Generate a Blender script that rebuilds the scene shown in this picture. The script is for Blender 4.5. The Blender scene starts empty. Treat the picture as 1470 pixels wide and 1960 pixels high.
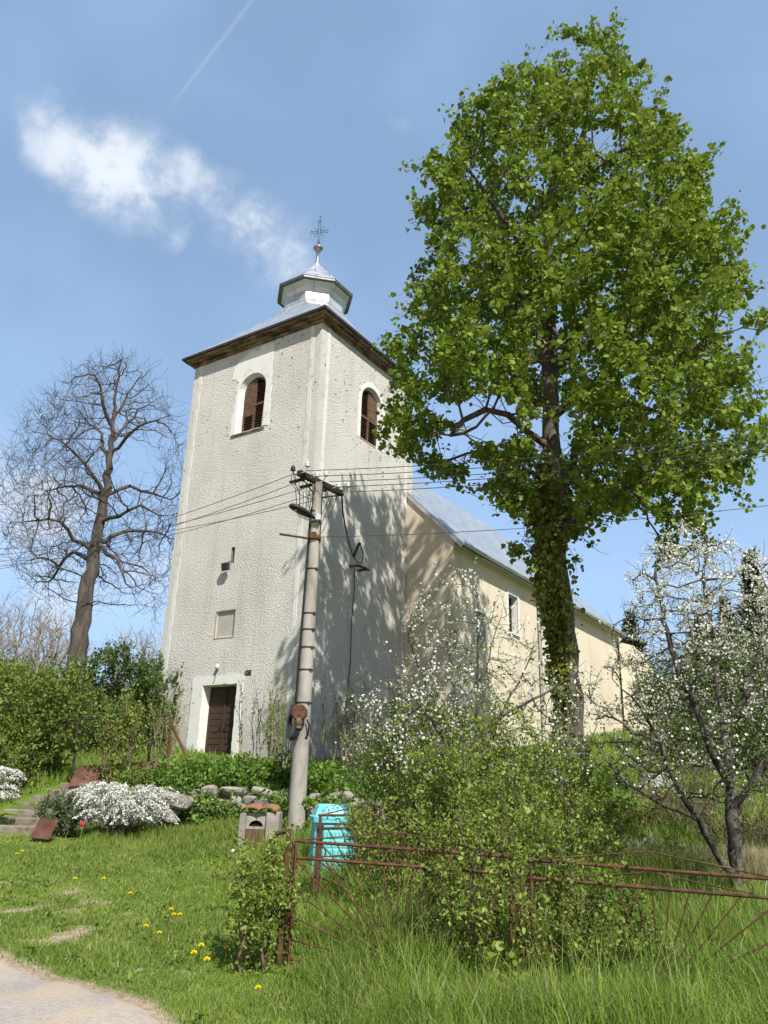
import bpy, math, numpy as np
from mathutils import Vector, Matrix
from mathutils.geometry import tessellate_polygon

scene = bpy.context.scene
C = scene.collection
PI = math.pi
# ------------------------------------------------------------------ camera
FPX, PITCH, ROLL, EYE = 1500.73, 0.3435, 0.0293, 1.6
cd = bpy.data.cameras.new('camera'); cam = bpy.data.objects.new('camera', cd); C.objects.link(cam)
cd.sensor_fit = 'VERTICAL'; cd.sensor_height = 24.0; cd.sensor_width = 18.0
cd.lens = FPX / 1960.0 * 24.0
cd.clip_start = 0.1; cd.clip_end = 4000
RM = Matrix.Rotation(PI / 2 + PITCH, 3, 'X') @ Matrix.Rotation(ROLL, 3, 'Z')
cam.matrix_world = Matrix.Translation((0, 0, EYE)) @ RM.to_4x4()
scene.camera = cam
scene.view_settings.view_transform = 'Standard'
scene.view_settings.look = 'None'
scene.view_settings.gamma = 1.0
scene.view_settings.exposure = 0.48
# ------------------------------------------------------------------ sun
SUN = Vector((0.74, -1.72, 2.0)).normalized()
sd = bpy.data.lights.new('sun', 'SUN'); so = bpy.data.objects.new('sun', sd); C.objects.link(so)
sd.energy = 5.0; sd.angle = math.radians(0.53); sd.color = (1.0, 0.95, 0.87)
so.rotation_euler = SUN.to_track_quat('Z', 'Y').to_euler(); so.location = (20, -40, 60)


def ray(px, py):
    return (RM @ Vector(((px - 735) / FPX, (980 - py) / FPX, -1.0)))


def at(px, py, d):
    r = ray(px, py); t = d / r.y
    return Vector((r.x * t, d, EYE + r.z * t))


# ------------------------------------------------------------------ node helpers
class NT:
    def __init__(s, tree):
        s.t = tree; s.n = tree.nodes; s.l = tree.links

    def new(s, typ, **kw):
        n = s.n.new(typ)
        for k, v in kw.items():
            if k.startswith('in_'):
                key = k[3:]
                key = int(key) if key.isdigit() else key.replace('_', ' ')
                s.put(n.inputs[key], v)
            else:
                setattr(n, k, v)
        return n

    def put(s, inp, v):
        if isinstance(v, bpy.types.NodeSocket): s.l.new(v, inp)
        else:
            if hasattr(inp, 'default_value') and inp.type == 'RGBA' and len(v) == 3: v = (*v, 1)
            inp.default_value = v

    def math(s, op, a, b=0.0, c=0.0, clamp=False):
        n = s.n.new('ShaderNodeMath'); n.operation = op; n.use_clamp = clamp
        s.put(n.inputs[0], a); s.put(n.inputs[1], b); s.put(n.inputs[2], c)
        return n.outputs[0]

    def ramp(s, v, a, b, lo=0.0, hi=1.0, smooth=True):
        n = s.n.new('ShaderNodeMapRange'); n.interpolation_type = 'SMOOTHSTEP' if smooth else 'LINEAR'
        s.put(n.inputs[0], v); s.put(n.inputs[1], a); s.put(n.inputs[2], b)
        s.put(n.inputs[3], lo); s.put(n.inputs[4], hi)
        return n.outputs[0]

    def mix(s, f, a, b, mode='MIX'):
        n = s.n.new('ShaderNodeMix'); n.data_type = 'RGBA'; n.blend_type = mode
        s.put(n.inputs[0], f); s.put(n.inputs[6], a); s.put(n.inputs[7], b)
        return n.outputs[2]

    def noise(s, vec, scale, detail=4, rough=0.55, out=0):
        n = s.n.new('ShaderNodeTexNoise'); s.put(n.inputs['Vector'], vec)
        n.inputs['Scale'].default_value = scale; n.inputs['Detail'].default_value = detail
        n.inputs['Roughness'].default_value = rough
        return n.outputs[out]


# ------------------------------------------------------------------ world: clear sky with one torn cloud
w = bpy.data.worlds.new('World'); scene.world = w; w.use_nodes = True
g = NT(w.node_tree)
for n in list(g.n): g.n.remove(n)
out = g.new('ShaderNodeOutputWorld')
sky = g.new('ShaderNodeTexSky'); sky.sky_type = 'NISHITA'; sky.sun_disc = False
sky.sun_elevation = math.asin(SUN.z); sky.sun_rotation = math.atan2(SUN.x, SUN.y)
sky.air_density = 1.0; sky.dust_density = 0.6; sky.ozone_density = 1.6; sky.altitude = 300
SKY_STRENGTH = 0.085
tc = g.new('ShaderNodeTexCoord')
geo = tc.outputs['Generated']
nrm = g.new('ShaderNodeVectorMath', operation='NORMALIZE'); g.put(nrm.inputs[0], geo); D = nrm.outputs[0]
nz1 = g.noise(D, 14, 8, 0.62); nz2 = g.noise(D, 5, 3, 0.5); nzc = g.noise(D, 3.2, 2, 0.5, out=1)
warp = g.new('ShaderNodeVectorMath', operation='MULTIPLY_ADD'); g.put(warp.inputs[0], g.noise(D, 9, 5, 0.6, out=1))
warp.inputs[1].default_value = (.09, .09, .09); sub = g.new('ShaderNodeVectorMath', operation='SUBTRACT'); g.put(sub.inputs[0], D); sub.inputs[1].default_value = (.045, .045, .045)
g.put(warp.inputs[2], sub.outputs[0]); DW = warp.outputs[0]


def blob(px, py, rpx, amp=1.0):
    c = ray(px, py).normalized()
    d = g.new('ShaderNodeVectorMath', operation='DISTANCE'); g.put(d.inputs[0], DW); d.inputs[1].default_value = c
    return g.ramp(d.outputs[1], rpx / 1500.0, rpx / 1500.0 * .15, 0.0, amp)


cl = None
for b in [(120, 275, 95, .8), (190, 310, 125, 1.0), (265, 345, 125, 1.0), (310, 415, 85, .75), (350, 350, 80, .75), (425, 385, 95, .75), (485, 425, 112, .9), (535, 468, 105, .75), (500, 500, 80, .4),
          (70, 225, 60, .3), (765, 240, 40, .32), (318, 135, 40, .12),
          (40, 1000, 190, .75), (260, 1120, 150, .55), (100, 1140, 130, .5), (-80, 900, 150, .5), (1290, 1100, 90, .45), (1450, 1110, 90, .7)]:
    v = blob(*b)
    cl = v if cl is None else g.math('MAXIMUM', cl, v)
na = ray(490, -10).normalized().cross(ray(330, 200).normalized()).normalized()      # faint old vapour trail
dt = g.new('ShaderNodeVectorMath', operation='DOT_PRODUCT'); g.put(dt.inputs[0], D); dt.inputs[1].default_value = na
trail = g.math('MULTIPLY', g.ramp(g.math('ABSOLUTE', dt.outputs[1]), .0034, .0, 0, 1), blob(420, 80, 190, .11))
dens = g.math('MULTIPLY', cl, g.ramp(nz1, .28, .70, .18, 1.0), clamp=True)
dens = g.ramp(dens, .02, 1.0, 0, .86)
shade = g.ramp(nz2, .3, .7, .88, 1.0)
cloudcol = g.mix(shade, (7.3, 8.1, 9.2), (8.4, 8.8, 9.3))
# added pale veil brightening the sky in view, and a paler band low down
sep = g.new('ShaderNodeSeparateXYZ'); g.put(sep.inputs[0], D)
north = g.ramp(sep.outputs[1], -.25, .45, .10, 1.0)          # added veil kept away from the sun side, so walls get little fill
low = g.ramp(sep.outputs[2], .60, .05, 0.0, .40)
veil = g.ramp(nz2, .40, .75, .42, .52)
pale = g.math('MULTIPLY', g.math('ADD', low, veil, clamp=True), north)
skyc = g.mix(1.0, sky.outputs[0], (1.18, 1.06, 1.02), 'MULTIPLY')
c1 = g.mix(pale, skyc, (4.2, 6.5, 9.9))
c2 = g.mix(g.math('MAXIMUM', dens, trail), c1, cloudcol)
bg = g.new('ShaderNodeBackground'); g.put(bg.inputs[0], c2); bg.inputs[1].default_value = SKY_STRENGTH
g.l.new(bg.outputs[0], out.inputs[0])


# ------------------------------------------------------------------ materials
def newmat(name):
    m = bpy.data.materials.new(name); m.use_nodes = True
    t = NT(m.node_tree); b = t.n['Principled BSDF']
    return m, t, b


def simple(name, c1, c2, scale=6, rough=.8, metal=0.0, bump=0.0, bscale=40, spec=.3, stretch=None, detail=6, lo=.35, hi=.65):
    m, t, b = newmat(name)
    co = t.new('ShaderNodeTexCoord').outputs['Object']
    if stretch:
        mp = t.new('ShaderNodeMapping'); t.put(mp.inputs['Vector'], co); mp.inputs['Scale'].default_value = stretch; co = mp.outputs[0]
    f = t.ramp(t.noise(co, scale, detail, .6), lo, hi)
    t.put(b.inputs['Base Color'], t.mix(f, c1, c2))
    b.inputs['Roughness'].default_value = rough; b.inputs['Metallic'].default_value = metal
    b.inputs['Specular IOR Level'].default_value = spec
    if bump:
        bp = t.new('ShaderNodeBump'); bp.inputs['Strength'].default_value = bump; bp.inputs['Distance'].default_value = .02
        t.put(bp.inputs['Height'], t.noise(co, bscale, 5, .6)); t.put(b.inputs['Normal'], bp.outputs[0])
    return m


def leafmat(name, c1, c2, trans=.35, tcol=None, rough=.5, spec=.35, c3=None):
    m, t, b = newmat(name)
    r = t.new('ShaderNodeNewGeometry').outputs['Random Per Island']
    co = t.new('ShaderNodeTexCoord').outputs['Object']
    big = t.ramp(t.noise(co, 1.3, 2, .5), .35, .65)
    f = t.math('ADD', t.math('MULTIPLY', r, .65), t.math('MULTIPLY', big, .35), clamp=True)
    col = t.mix(f, c1, c2)
    if c3:
        col = t.mix(t.ramp(r, .9, .93), col, c3)
    t.put(b.inputs['Base Color'], col); b.inputs['Roughness'].default_value = rough
    b.inputs['Specular IOR Level'].default_value = spec
    tr = t.new('ShaderNodeBsdfTranslucent')
    t.put(tr.inputs[0], t.mix(.5, col, tcol) if tcol else col)
    mx = t.new('ShaderNodeMixShader'); mx.inputs[0].default_value = trans
    t.l.new(b.outputs[0], mx.inputs[1]); t.l.new(tr.outputs[0], mx.inputs[2])
    t.l.new(mx.outputs[0], t.n['Material Output'].inputs[0])
    return m


M = {}


def mat_roughcast(name, c1, c2, streak_hollow_tone, rough_amp=1.0):
    m, t, b = newmat(name)
    co = t.new('ShaderNodeTexCoord').outputs['Object']
    sp = t.new('ShaderNodeSeparateXYZ'); t.put(sp.inputs[0], co)
    n1 = t.noise(co, .7, 5, .6); n2 = t.noise(co, 16, 4, .65)
    mpd = t.new('ShaderNodeMapping'); t.put(mpd.inputs['Vector'], co); mpd.inputs['Scale'].default_value = (1.6, 1.6, .22)
    streak = t.noise(mpd.outputs[0], 1.2, 5, .6)
    col = t.mix(t.ramp(n1, .35, .65), c1, c2)
    col = t.mix(t.math('MULTIPLY', t.ramp(streak, .5, .75), .35), col, streak_hollow_tone)
    # thrown roughcast: small irregular lumps, hollows mixed darker
    nc = t.noise(co, 7, 3, .6, out=1)
    sc = t.new('ShaderNodeVectorMath', operation='SCALE'); t.put(sc.inputs[0], nc); sc.inputs[3].default_value = .16
    wv = t.new('ShaderNodeVectorMath', operation='ADD'); t.put(wv.inputs[0], co); t.put(wv.inputs[1], sc.outputs[0])
    v = t.new('ShaderNodeTexVoronoi', feature='F1'); t.put(v.inputs['Vector'], wv.outputs[0]); v.inputs['Scale'].default_value = 24
    lump = t.ramp(v.outputs[0], .8, .05, 0, 1)
    h = t.math('ADD', t.math('MULTIPLY', lump, .22), t.math('ADD', t.math('MULTIPLY', t.noise(co, 34, 4, .72), .85), t.math('MULTIPLY', n2, .35)))
    col = t.mix(t.ramp(h, .42, .64, .50, 0.0), col, streak_hollow_tone)
    bare = t.math('MULTIPLY', t.ramp(t.noise(co, 7.5, 3, .6), .655, .68), t.math('MULTIPLY', t.ramp(t.noise(co, .45, 2, .5), .42, .55), t.ramp(sp.outputs[2], 9.0, 11.5)), clamp=True)
    col = t.mix(bare, col, (.10, .085, .065))
    damp = t.math('MULTIPLY', t.ramp(t.math('ADD', sp.outputs[2], t.math('MULTIPLY', t.noise(co, 1.1, 4, .6), 2.2)), 4.9, 3.3), .38)
    col = t.mix(damp, col, (.27, .26, .225))
    mps = t.new('ShaderNodeMapping'); t.put(mps.inputs['Vector'], co); mps.inputs['Scale'].default_value = (3.2, 3.2, .12)
    run = t.math('MULTIPLY', t.ramp(t.noise(mps.outputs[0], 1.6, 4, .65), .56, .74), .30)
    col = t.mix(run, col, (.30, .285, .25))
    t.put(b.inputs['Base Color'], col); b.inputs['Roughness'].default_value = .95; b.inputs['Specular IOR Level'].default_value = .15
    hh = t.math('SUBTRACT', h, t.math('MULTIPLY', bare, .7))
    bp = t.new('ShaderNodeBump'); bp.inputs['Strength'].default_value = 1.0 * rough_amp; bp.inputs['Distance'].default_value = .06
    t.put(bp.inputs['Height'], hh); t.put(b.inputs['Normal'], bp.outputs[0])
    return m


M['rough'] = mat_roughcast('roughcast_plaster', (.63, .61, .56), (.70, .68, .625), (.43, .41, .365))
M['lime'] = simple('white_lime_plaster', (.60, .60, .57), (.42, .41, .385), 3.5, .9, bump=.3, bscale=25, lo=.45, hi=.75)
M['limewhite'] = simple('whitewash', (.68, .67, .64), (.46, .45, .42), 3, .9, bump=.35, bscale=20, lo=.5, hi=.8)
M['nave'] = simple('smooth_cream_render', (.61, .535, .415), (.50, .43, .32), .9, .92, bump=.25, bscale=60, stretch=(1, 1, .35), lo=.42, hi=.78)
M['nave_white'] = simple('white_render_trim', (.72, .71, .68), (.66, .65, .62), 3, .9)
M['apse_stain'] = simple('stained_cream_render', (.50, .42, .29), (.33, .26, .17), 1.0, .92, bump=.2, bscale=60)
M['wood_old'] = simple('weathered_cornice_wood', (.055, .036, .024), (.27, .19, .125), 2.6, .85, bump=.5, bscale=30, stretch=(1, 1, 4))
M['wood_door'] = simple('dark_brown_door_wood', (.042, .024, .016), (.065, .038, .026), 5, .65, bump=.25, bscale=18, stretch=(1, 1, 9))
M['louvre'] = simple('louvre_wood', (.065, .038, .022), (.155, .092, .055), 5, .8, bump=.3, bscale=30, stretch=(1, 1, 8))
M['void'] = simple('unlit_black', (.006, .006, .006), (.01, .009, .008), 3, 1.0)  # near-black colour standing in for unlit space behind openings
M['rust'] = simple('rusty_steel', (.060, .030, .018), (.13, .064, .034), 14, .85, .1, bump=.3, bscale=60)
M['rustsheet'] = simple('rusty_sheet_steel', (.085, .04, .024), (.17, .085, .055), 3.0, .75, .15, bump=.15, bscale=40)
M['iron'] = simple('dark_iron', (.03, .026, .024), (.07, .05, .04), 12, .6, .5)
M['concrete'] = simple('grey_concrete', (.34, .31, .27), (.24, .215, .18), 5, .9, bump=.35, bscale=50)
M['pole'] = simple('pole_concrete', (.36, .335, .295), (.19, .17, .145), 3, .9, bump=.3, bscale=70, stretch=(1, 1, .35))
M['stepc'] = simple('worn_step_concrete', (.30, .26, .215), (.14, .115, .09), 4, .95, bump=.5, bscale=30)
M['stone'] = simple('field_stone', (.30, .275, .24), (.16, .145, .125), 4, .9, bump=.6, bscale=12)
M['ceramic'] = simple('white_insulator_ceramic', (.62, .62, .6), (.5, .5, .48), 5, .3, spec=.5)
M['black'] = simple('black_rubber', (.012, .012, .013), (.02, .02, .02), 5, .6)
M['wire'] = simple('aluminium_wire', (.10, .10, .105), (.14, .14, .145), 5, .4, .7)
M['lampgrey'] = simple('dark_grey_lamp_housing', (.02, .02, .022), (.03, .03, .032), 5, .5)
M['lens'] = simple('pale_lens', (.45, .45, .42), (.5, .5, .46), 5, .3, spec=.5)
M['steelblue'] = simple('galvanised_bracket', (.42, .48, .52), (.55, .6, .63), 5, .4, .6)
M['turq'] = simple('turquoise_plastic', (.12, .47, .49), (.20, .57, .58), 2.6, .5, bump=.1, bscale=20, spec=.4)
M['turqd'] = simple('turquoise_rib_plastic', (.06, .38, .42), (.08, .44, .47), 2, .5, spec=.4)
M['board'] = simple('brown_boards', (.10, .055, .035), (.16, .095, .06), 6, .8, bump=.3, bscale=30, stretch=(4, 4, 1))
M['tile'] = simple('clay_tile', (.33, .155, .085), (.22, .11, .07), 8, .85, bump=.3, bscale=40)
M['bark'] = simple('grey_brown_bark', (.055, .043, .034), (.15, .125, .10), 5, .95, bump=1.0, bscale=14, stretch=(1, 1, .22))
M['bark_bare'] = simple('bare_tree_bark', (.048, .040, .035), (.115, .095, .08), 5, .95, bump=.9, bscale=12, stretch=(1, 1, .25))
M['bark_dark'] = simple('blackthorn_bark', (.035, .030, .026), (.13, .118, .10), 9, .95, bump=.6, bscale=25)
M['twig'] = simple('brown_twig_bark', (.11, .075, .050), (.17, .125, .085), 8, .9)
M['twig_pale'] = simple('pale_twig_bark', (.24, .19, .13), (.32, .26, .18), 8, .9)
M['linden'] = leafmat('linden_leaf', (.085, .14, .013), (.22, .305, .038), .28, (.30, .42, .03), rough=.58, spec=.22)
M['ivy'] = leafmat('ivy_leaf', (.09, .115, .016), (.28, .30, .05), .25, (.2, .25, .03), rough=.4)
M['shrub'] = leafmat('fresh_shrub_leaf', (.095, .16, .018), (.28, .355, .06), .35, (.30, .42, .05))
M['hedge'] = leafmat('hedge_leaf', (.075, .135, .016), (.20, .265, .04), .32, (.25, .36, .04))
M['hedge_d'] = leafmat('dark_hedge_leaf', (.045, .085, .016), (.10, .16, .03), .3, (.15, .24, .03))
M['cover'] = leafmat('ground_cover_leaf', (.075, .16, .02), (.17, .28, .04), .32, (.22, .38, .04))
M['juniper'] = leafmat('juniper_needles', (.06, .10, .035), (.12, .17, .06), .2)
M['conifer'] = leafmat('conifer_needles', (.018, .032, .014), (.045, .065, .025), .1)
M['petal'] = leafmat('white_petal', (.70, .70, .57), (.80, .80, .71), .35, (.8, .8, .7), rough=.7, spec=.2)
M['petal2'] = leafmat('spirea_petal', (.76, .78, .72), (.86, .87, .84), .3, (.8, .82, .76), rough=.7, spec=.2)
M['grass'] = leafmat('grass_blade', (.08, .165, .018), (.28, .38, .06), .35, (.28, .42, .05), rough=.45, c3=(.36, .33, .16))
M['lawn'] = leafmat('lawn_blade', (.09, .165, .02), (.265, .345, .06), .32, (.28, .38, .05), rough=.55, c3=(.38, .34, .18))
M['straw'] = leafmat('dry_straw', (.36, .28, .17), (.52, .43, .29), .25, rough=.7)
M['yellow'] = simple('dandelion_yellow', (.83, .66, .01), (.87, .74, .03), 5, .7)
M['red'] = simple('tulip_red', (.75, .02, .01), (.6, .015, .01), 5, .5)
M['stem'] = simple('green_stem', (.12, .2, .03), (.16, .24, .04), 5, .6)
M['litter'] = leafmat('dead_leaf', (.16, .085, .045), (.28, .16, .09), .15)


def mat_roof(name, roww, rowh, c=(.50, .56, .62), seam=.012, offs=.5):
    m, t, b = newmat(name)
    uv = t.new('ShaderNodeUVMap').outputs[0]
    br = t.new('ShaderNodeTexBrick'); t.put(br.inputs['Vector'], uv)
    br.inputs['Scale'].default_value = 1.0; br.inputs['Brick Width'].default_value = roww; br.inputs['Row Height'].default_value = rowh
    br.inputs['Mortar Size'].default_value = seam; br.inputs['Mortar Smooth'].default_value = .3; br.offset = offs
    br.inputs['Color1'].default_value = (.82, .82, .82, 1); br.inputs['Color2'].default_value = (1, 1, 1, 1); br.inputs['Mortar'].default_value = (.28, .28, .28, 1)
    co = t.new('ShaderNodeTexCoord').outputs['Object']
    base = t.mix(t.ramp(t.noise(co, 1.6, 5, .6), .3, .7), c, tuple(x * .82 for x in c))
    t.put(b.inputs['Base Color'], t.mix(1.0, base, br.outputs[0], 'MULTIPLY'))
    b.inputs['Metallic'].default_value = .55
    t.put(b.inputs['Roughness'], t.ramp(t.noise(co, 3, 4, .6), .3, .7, .38, .6))
    bp = t.new('ShaderNodeBump'); bp.inputs['Strength'].default_value = .6; bp.inputs['Distance'].default_value = .015; bp.invert = True
    t.put(bp.inputs['Height'], t.math('ADD', br.outputs[1], t.math('MULTIPLY', t.noise(co, 5, 2), .4))); t.put(b.inputs['Normal'], bp.outputs[0])
    return m


M['roof'] = mat_roof('galvanised_sheet_roof', .95, .42, (.52, .57, .62), .022)
M['naveroof'] = mat_roof('galvanised_shingle_roof', .40, .20, (.47, .52, .57), .010)
M['zinc'] = mat_roof('galvanised_sheet_trim', .62, .9, (.60, .62, .62), .008, 0.0)


# ------------------------------------------------------------------ mesh builders
def tag(o, label=None, cat=None, group=None, kind=None):
    if label: o['label'] = label
    if cat: o['category'] = cat
    if group: o['group'] = group
    if kind: o['kind'] = kind
    return o


def empty(name, loc=(0, 0, 0)):
    o = bpy.data.objects.new(name, None); o.empty_display_size = .2; o.location = loc; C.objects.link(o)
    return o


def link(name, me, mat, parent=None):
    o = bpy.data.objects.new(name, me)
    for m in (mat if isinstance(mat, (list, tuple)) else [mat]): me.materials.append(m)
    C.objects.link(o)
    if parent is not None:
        o.parent = parent
        o.matrix_parent_inverse = Matrix.Translation(-parent.location) if parent.parent is None else Matrix.Identity(4)
        if parent.type == 'MESH': o.matrix_parent_inverse = Matrix.Identity(4)
    return o


class MB:
    def __init__(s): s.v = []; s.f = []; s.sm = []

    def add(s, vs, fs, smooth=False):
        k = len(s.v); s.v += [tuple(v) for v in vs]; s.f += [tuple(i + k for i in f) for f in fs]; s.sm += [smooth] * len(fs)
        return s

    def poly(s, *pts): return s.add(pts, [tuple(range(len(pts)))])

    def boxf(s, o, ax, ay, az):
        o, ax, ay, az = Vector(o), Vector(ax), Vector(ay), Vector(az)
        vs = [o, o + ax, o + ax + ay, o + ay, o + az, o + ax + az, o + ax + ay + az, o + ay + az]
        fs = [(0, 3, 2, 1), (4, 5, 6, 7), (0, 1, 5, 4), (1, 2, 6, 5), (2, 3, 7, 6), (3, 0, 4, 7)]
        if ax.cross(ay).dot(az) < 0: fs = [f[::-1] for f in fs]
        return s.add(vs, fs)

    def box(s, c, dx, dy, dz):  # centred, half vectors
        c, dx, dy, dz = Vector(c), Vector(dx), Vector(dy), Vector(dz)
        return s.boxf(c - dx - dy - dz, dx * 2, dy * 2, dz * 2)

    def tube(s, pts, rad, n=8, cap=True):
        pts = [Vector(p) for p in pts]
        if not isinstance(rad, (list, tuple)): rad = [rad] * len(pts)
        vs = []; ref = None
        for i, p in enumerate(pts):
            d = (pts[min(i + 1, len(pts) - 1)] - pts[max(i - 1, 0)])
            d = d.normalized() if d.length > 1e-9 else Vector((0, 0, 1))
            if ref is None: ref = Vector((1, 0, 0)) if abs(d.x) < .8 else Vector((0, 1, 0))
            a = (ref - d * ref.dot(d)).normalized(); b = d.cross(a); ref = a
            for k in range(n):
                t = 2 * PI * k / n; vs.append(p + (a * math.cos(t) + b * math.sin(t)) * rad[i])
        fs = [(i * n + k, i * n + (k + 1) % n, (i + 1) * n + (k + 1) % n, (i + 1) * n + k) for i in range(len(pts) - 1) for k in range(n)]
        s.add(vs, fs, True)
        if cap:
            m = len(pts) - 1
            s.add([vs[k] for k in range(n)], [tuple(range(n))[::-1]]); s.add([vs[m * n + k] for k in range(n)], [tuple(range(n))])
        return s

    def lathe(s, c, prof, n=16, a0=0.0, smooth=True):
        c = Vector(c); vs = []
        for (r, z) in prof:
            for k in range(n):
                t = a0 + 2 * PI * k / n; vs.append(c + Vector((r * math.cos(t), r * math.sin(t), z)))
        fs = [(i * n + k, i * n + (k + 1) % n, (i + 1) * n + (k + 1) % n, (i + 1) * n + k) for i in range(len(prof) - 1) for k in range(n)]
        s.add(vs, fs, smooth)
        m = len(prof) - 1
        if prof[0][0] > 1e-3: s.add(vs[:n], [tuple(range(n))[::-1]])
        if prof[m][0] > 1e-3: s.add(vs[m * n:], [tuple(range(n))])
        return s

    def holes(s, outer, holes):  # planar 3-D loops
        loops = [[Vector(p) for p in outer]] + [[Vector(p) for p in h] for h in holes]
        flat = [p for l in loops for p in l]
        nn = Vector((0, 0, 0))
        for i in range(len(outer)): nn += Vector(outer[i]).cross(Vector(outer[(i + 1) % len(outer)]))
        fs = []
        for t in tessellate_polygon(loops):
            a, b, c = t
            if (flat[b] - flat[a]).cross(flat[c] - flat[a]).dot(nn) < 0: t = (a, c, b)
            fs.append(tuple(t))
        return s.add(flat, fs)

    def build(s, name, mat, parent=None, bevel=0.0):
        me = bpy.data.meshes.new(name); me.from_pydata(s.v, [], s.f); me.update()
        me.polygons.foreach_set('use_smooth', s.sm)
        uvl = me.uv_layers.new(name='UVMap'); vv = me.vertices
        for p in me.polygons:
            n = p.normal
            ua = Vector((-n.y, n.x, 0))
            ua = ua.normalized() if ua.length > 1e-4 else Vector((1, 0, 0))
            va = n.cross(ua)
            for li in p.loop_indices:
                q = vv[me.loops[li].vertex_index].co; uvl.data[li].uv = (q.dot(ua), q.dot(va))
        o = link(name, me, mat, parent)
        if bevel:
            b = o.modifiers.new('bevel', 'BEVEL'); b.width = bevel; b.segments = 2; b.limit_method = 'ANGLE'
        return o


def npmesh(name, V, polys, mat, parent=None, smooth=False):
    """V (n,3); polys: list of (k,m) int arrays"""
    me = bpy.data.meshes.new(name)
    V = np.ascontiguousarray(V, np.float32)
    me.vertices.add(len(V)); me.vertices.foreach_set('co', V.ravel())
    idx = np.concatenate([p.ravel() for p in polys]).astype(np.int32)
    tot = np.concatenate([np.full(len(p), p.shape[1], np.int32) for p in polys])
    st = np.concatenate([[0], np.cumsum(tot)[:-1]]).astype(np.int32)
    me.loops.add(len(idx)); me.loops.foreach_set('vertex_index', idx)
    me.polygons.add(len(tot)); me.polygons.foreach_set('loop_start', st); me.polygons.foreach_set('loop_total', tot)
    if smooth: me.polygons.foreach_set('use_smooth', np.ones(len(tot), bool))
    me.update(calc_edges=True)
    return link(name, me, mat, parent)


def unit(a): return a / np.maximum(np.linalg.norm(a, axis=-1, keepdims=True), 1e-9)


LEAF = {'round': np.array([[0, 0, 0], [.42, .16, .07], [.46, .66, .09], [0, 1, -.10], [-.46, .66, .09], [-.42, .16, .07]]),
        'ovate': np.array([[0, 0, 0], [.26, .22, .06], [.24, .62, .06], [0, 1, -.06], [-.24, .62, .06], [-.26, .22, .06]]),
        'narrow': np.array([[0, 0, 0], [.14, .3, .03], [.12, .65, .03], [0, 1, -.08], [-.12, .65, .03], [-.14, .3, .03]]),
        'petal': np.array([[0, 0, 0], [.42, .1, .12], [.48, .7, .14], [0, .95, .0], [-.48, .7, .14], [-.42, .1, .12]])}


def leafverts(P, A, Nn, size, kind):
    """points, axes, approx normals, sizes -> V, quads"""
    A = unit(A); X = unit(np.cross(A, Nn)); Z = np.cross(X, A)
    T = LEAF[kind]; size = np.asarray(size)[:, None, None]
    V = P[:, None, :] + size * (T[None, :, 0:1] * X[:, None, :] + T[None, :, 1:2] * A[:, None, :] + T[None, :, 2:3] * Z[:, None, :])
    n = len(P); b = (np.arange(n) * 6)[:, None]
    Q = np.concatenate([b + np.array([[0, 1, 2, 3]]), b + np.array([[0, 3, 4, 5]])])
    return V.reshape(-1, 3), Q


def leaves(name, P, rng, size, kind, mat, parent=None, up=.6, droop=.2, svar=.42, out_from=None):
    n = len(P)
    A = rng.normal(size=(n, 3)); A[:, 2] -= droop
    if out_from is not None: A += 1.0 * unit(P - out_from)
    N_ = rng.normal(size=(n, 3)) * .75; N_[:, 2] += up
    S = size * (1 + svar * rng.normal(size=n)).clip(.45, 1.8)
    V, Q = leafverts(P, A, N_, S, kind)
    return npmesh(name, V, [Q], mat, parent)


# ------------------------------------------------------------------ space colonisation skeletons
def grow(attr, nodes, par, D, kill, iters, rng, bias=(0, 0, 0), jit=.25):
    N_ = [np.array(p, float) for p in nodes]; P_ = list(par); A = np.array(attr, float)
    NA = np.array(N_)
    d2 = ((A[:, None, :] - NA[None]) ** 2).sum(-1); best = d2.argmin(1); bd = d2.min(1)
    bias = np.array(bias)
    nch = {}
    for it in range(iters):
        if len(A) == 0: break
        ub = np.unique(best); new = []; newp = []
        dirs = unit(A - NA[best])
        acc = np.zeros_like(NA); np.add.at(acc, best, dirs)
        bad = []
        for b in ub:
            d = acc[b]; l = np.linalg.norm(d)
            if l < .05: d = rng.normal(size=3)
            d = d / max(np.linalg.norm(d), 1e-6) + bias + rng.normal(size=3) * jit
            d /= np.linalg.norm(d)
            q = NA[b] + D * d
            if nch.get(b, 0) >= 4: bad.append(b); continue
            nch[b] = nch.get(b, 0) + 1
            new.append(q); newp.append(b)
        keep = np.ones(len(A), bool)
        if bad: keep &= ~np.isin(best, bad)
        if not new: break
        k0 = len(NA); NA = np.vstack([NA, np.array(new)]); P_ += newp
        dn = ((A[:, None, :] - np.array(new)[None]) ** 2).sum(-1); j = dn.argmin(1); m = dn.min(1)
        up = m < bd; bd[up] = m[up]; best[up] = j[up] + k0
        keep &= bd > kill * kill
        A = A[keep]; best = best[keep]; bd = bd[keep]
    return NA, np.array(P_, int)


def add_twigs(NA, P_, rng, per, length, mask, up=.2, segs=2, spread=1.0):
    idx = np.where(mask)[0]; pos = [NA]; par = [P_]; k = len(NA)
    for _ in range(per):
        dirp = unit(NA[idx] - NA[np.maximum(P_[idx], 0)])
        d = unit(dirp * .6 + rng.normal(size=(len(idx), 3)) * spread + np.array([0, 0, up]))
        L = length * (.5 + rng.random((len(idx), 1)))
        prev = idx; base = NA[idx]
        for s in range(segs):
            base = base + d * L / segs; d = unit(d + rng.normal(size=d.shape) * .25 + np.array([0, 0, up * .5]))
            pos.append(base); par.append(prev); prev = np.arange(k, k + len(idx)); k += len(idx)
    return np.vstack(pos), np.concatenate(par)


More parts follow.
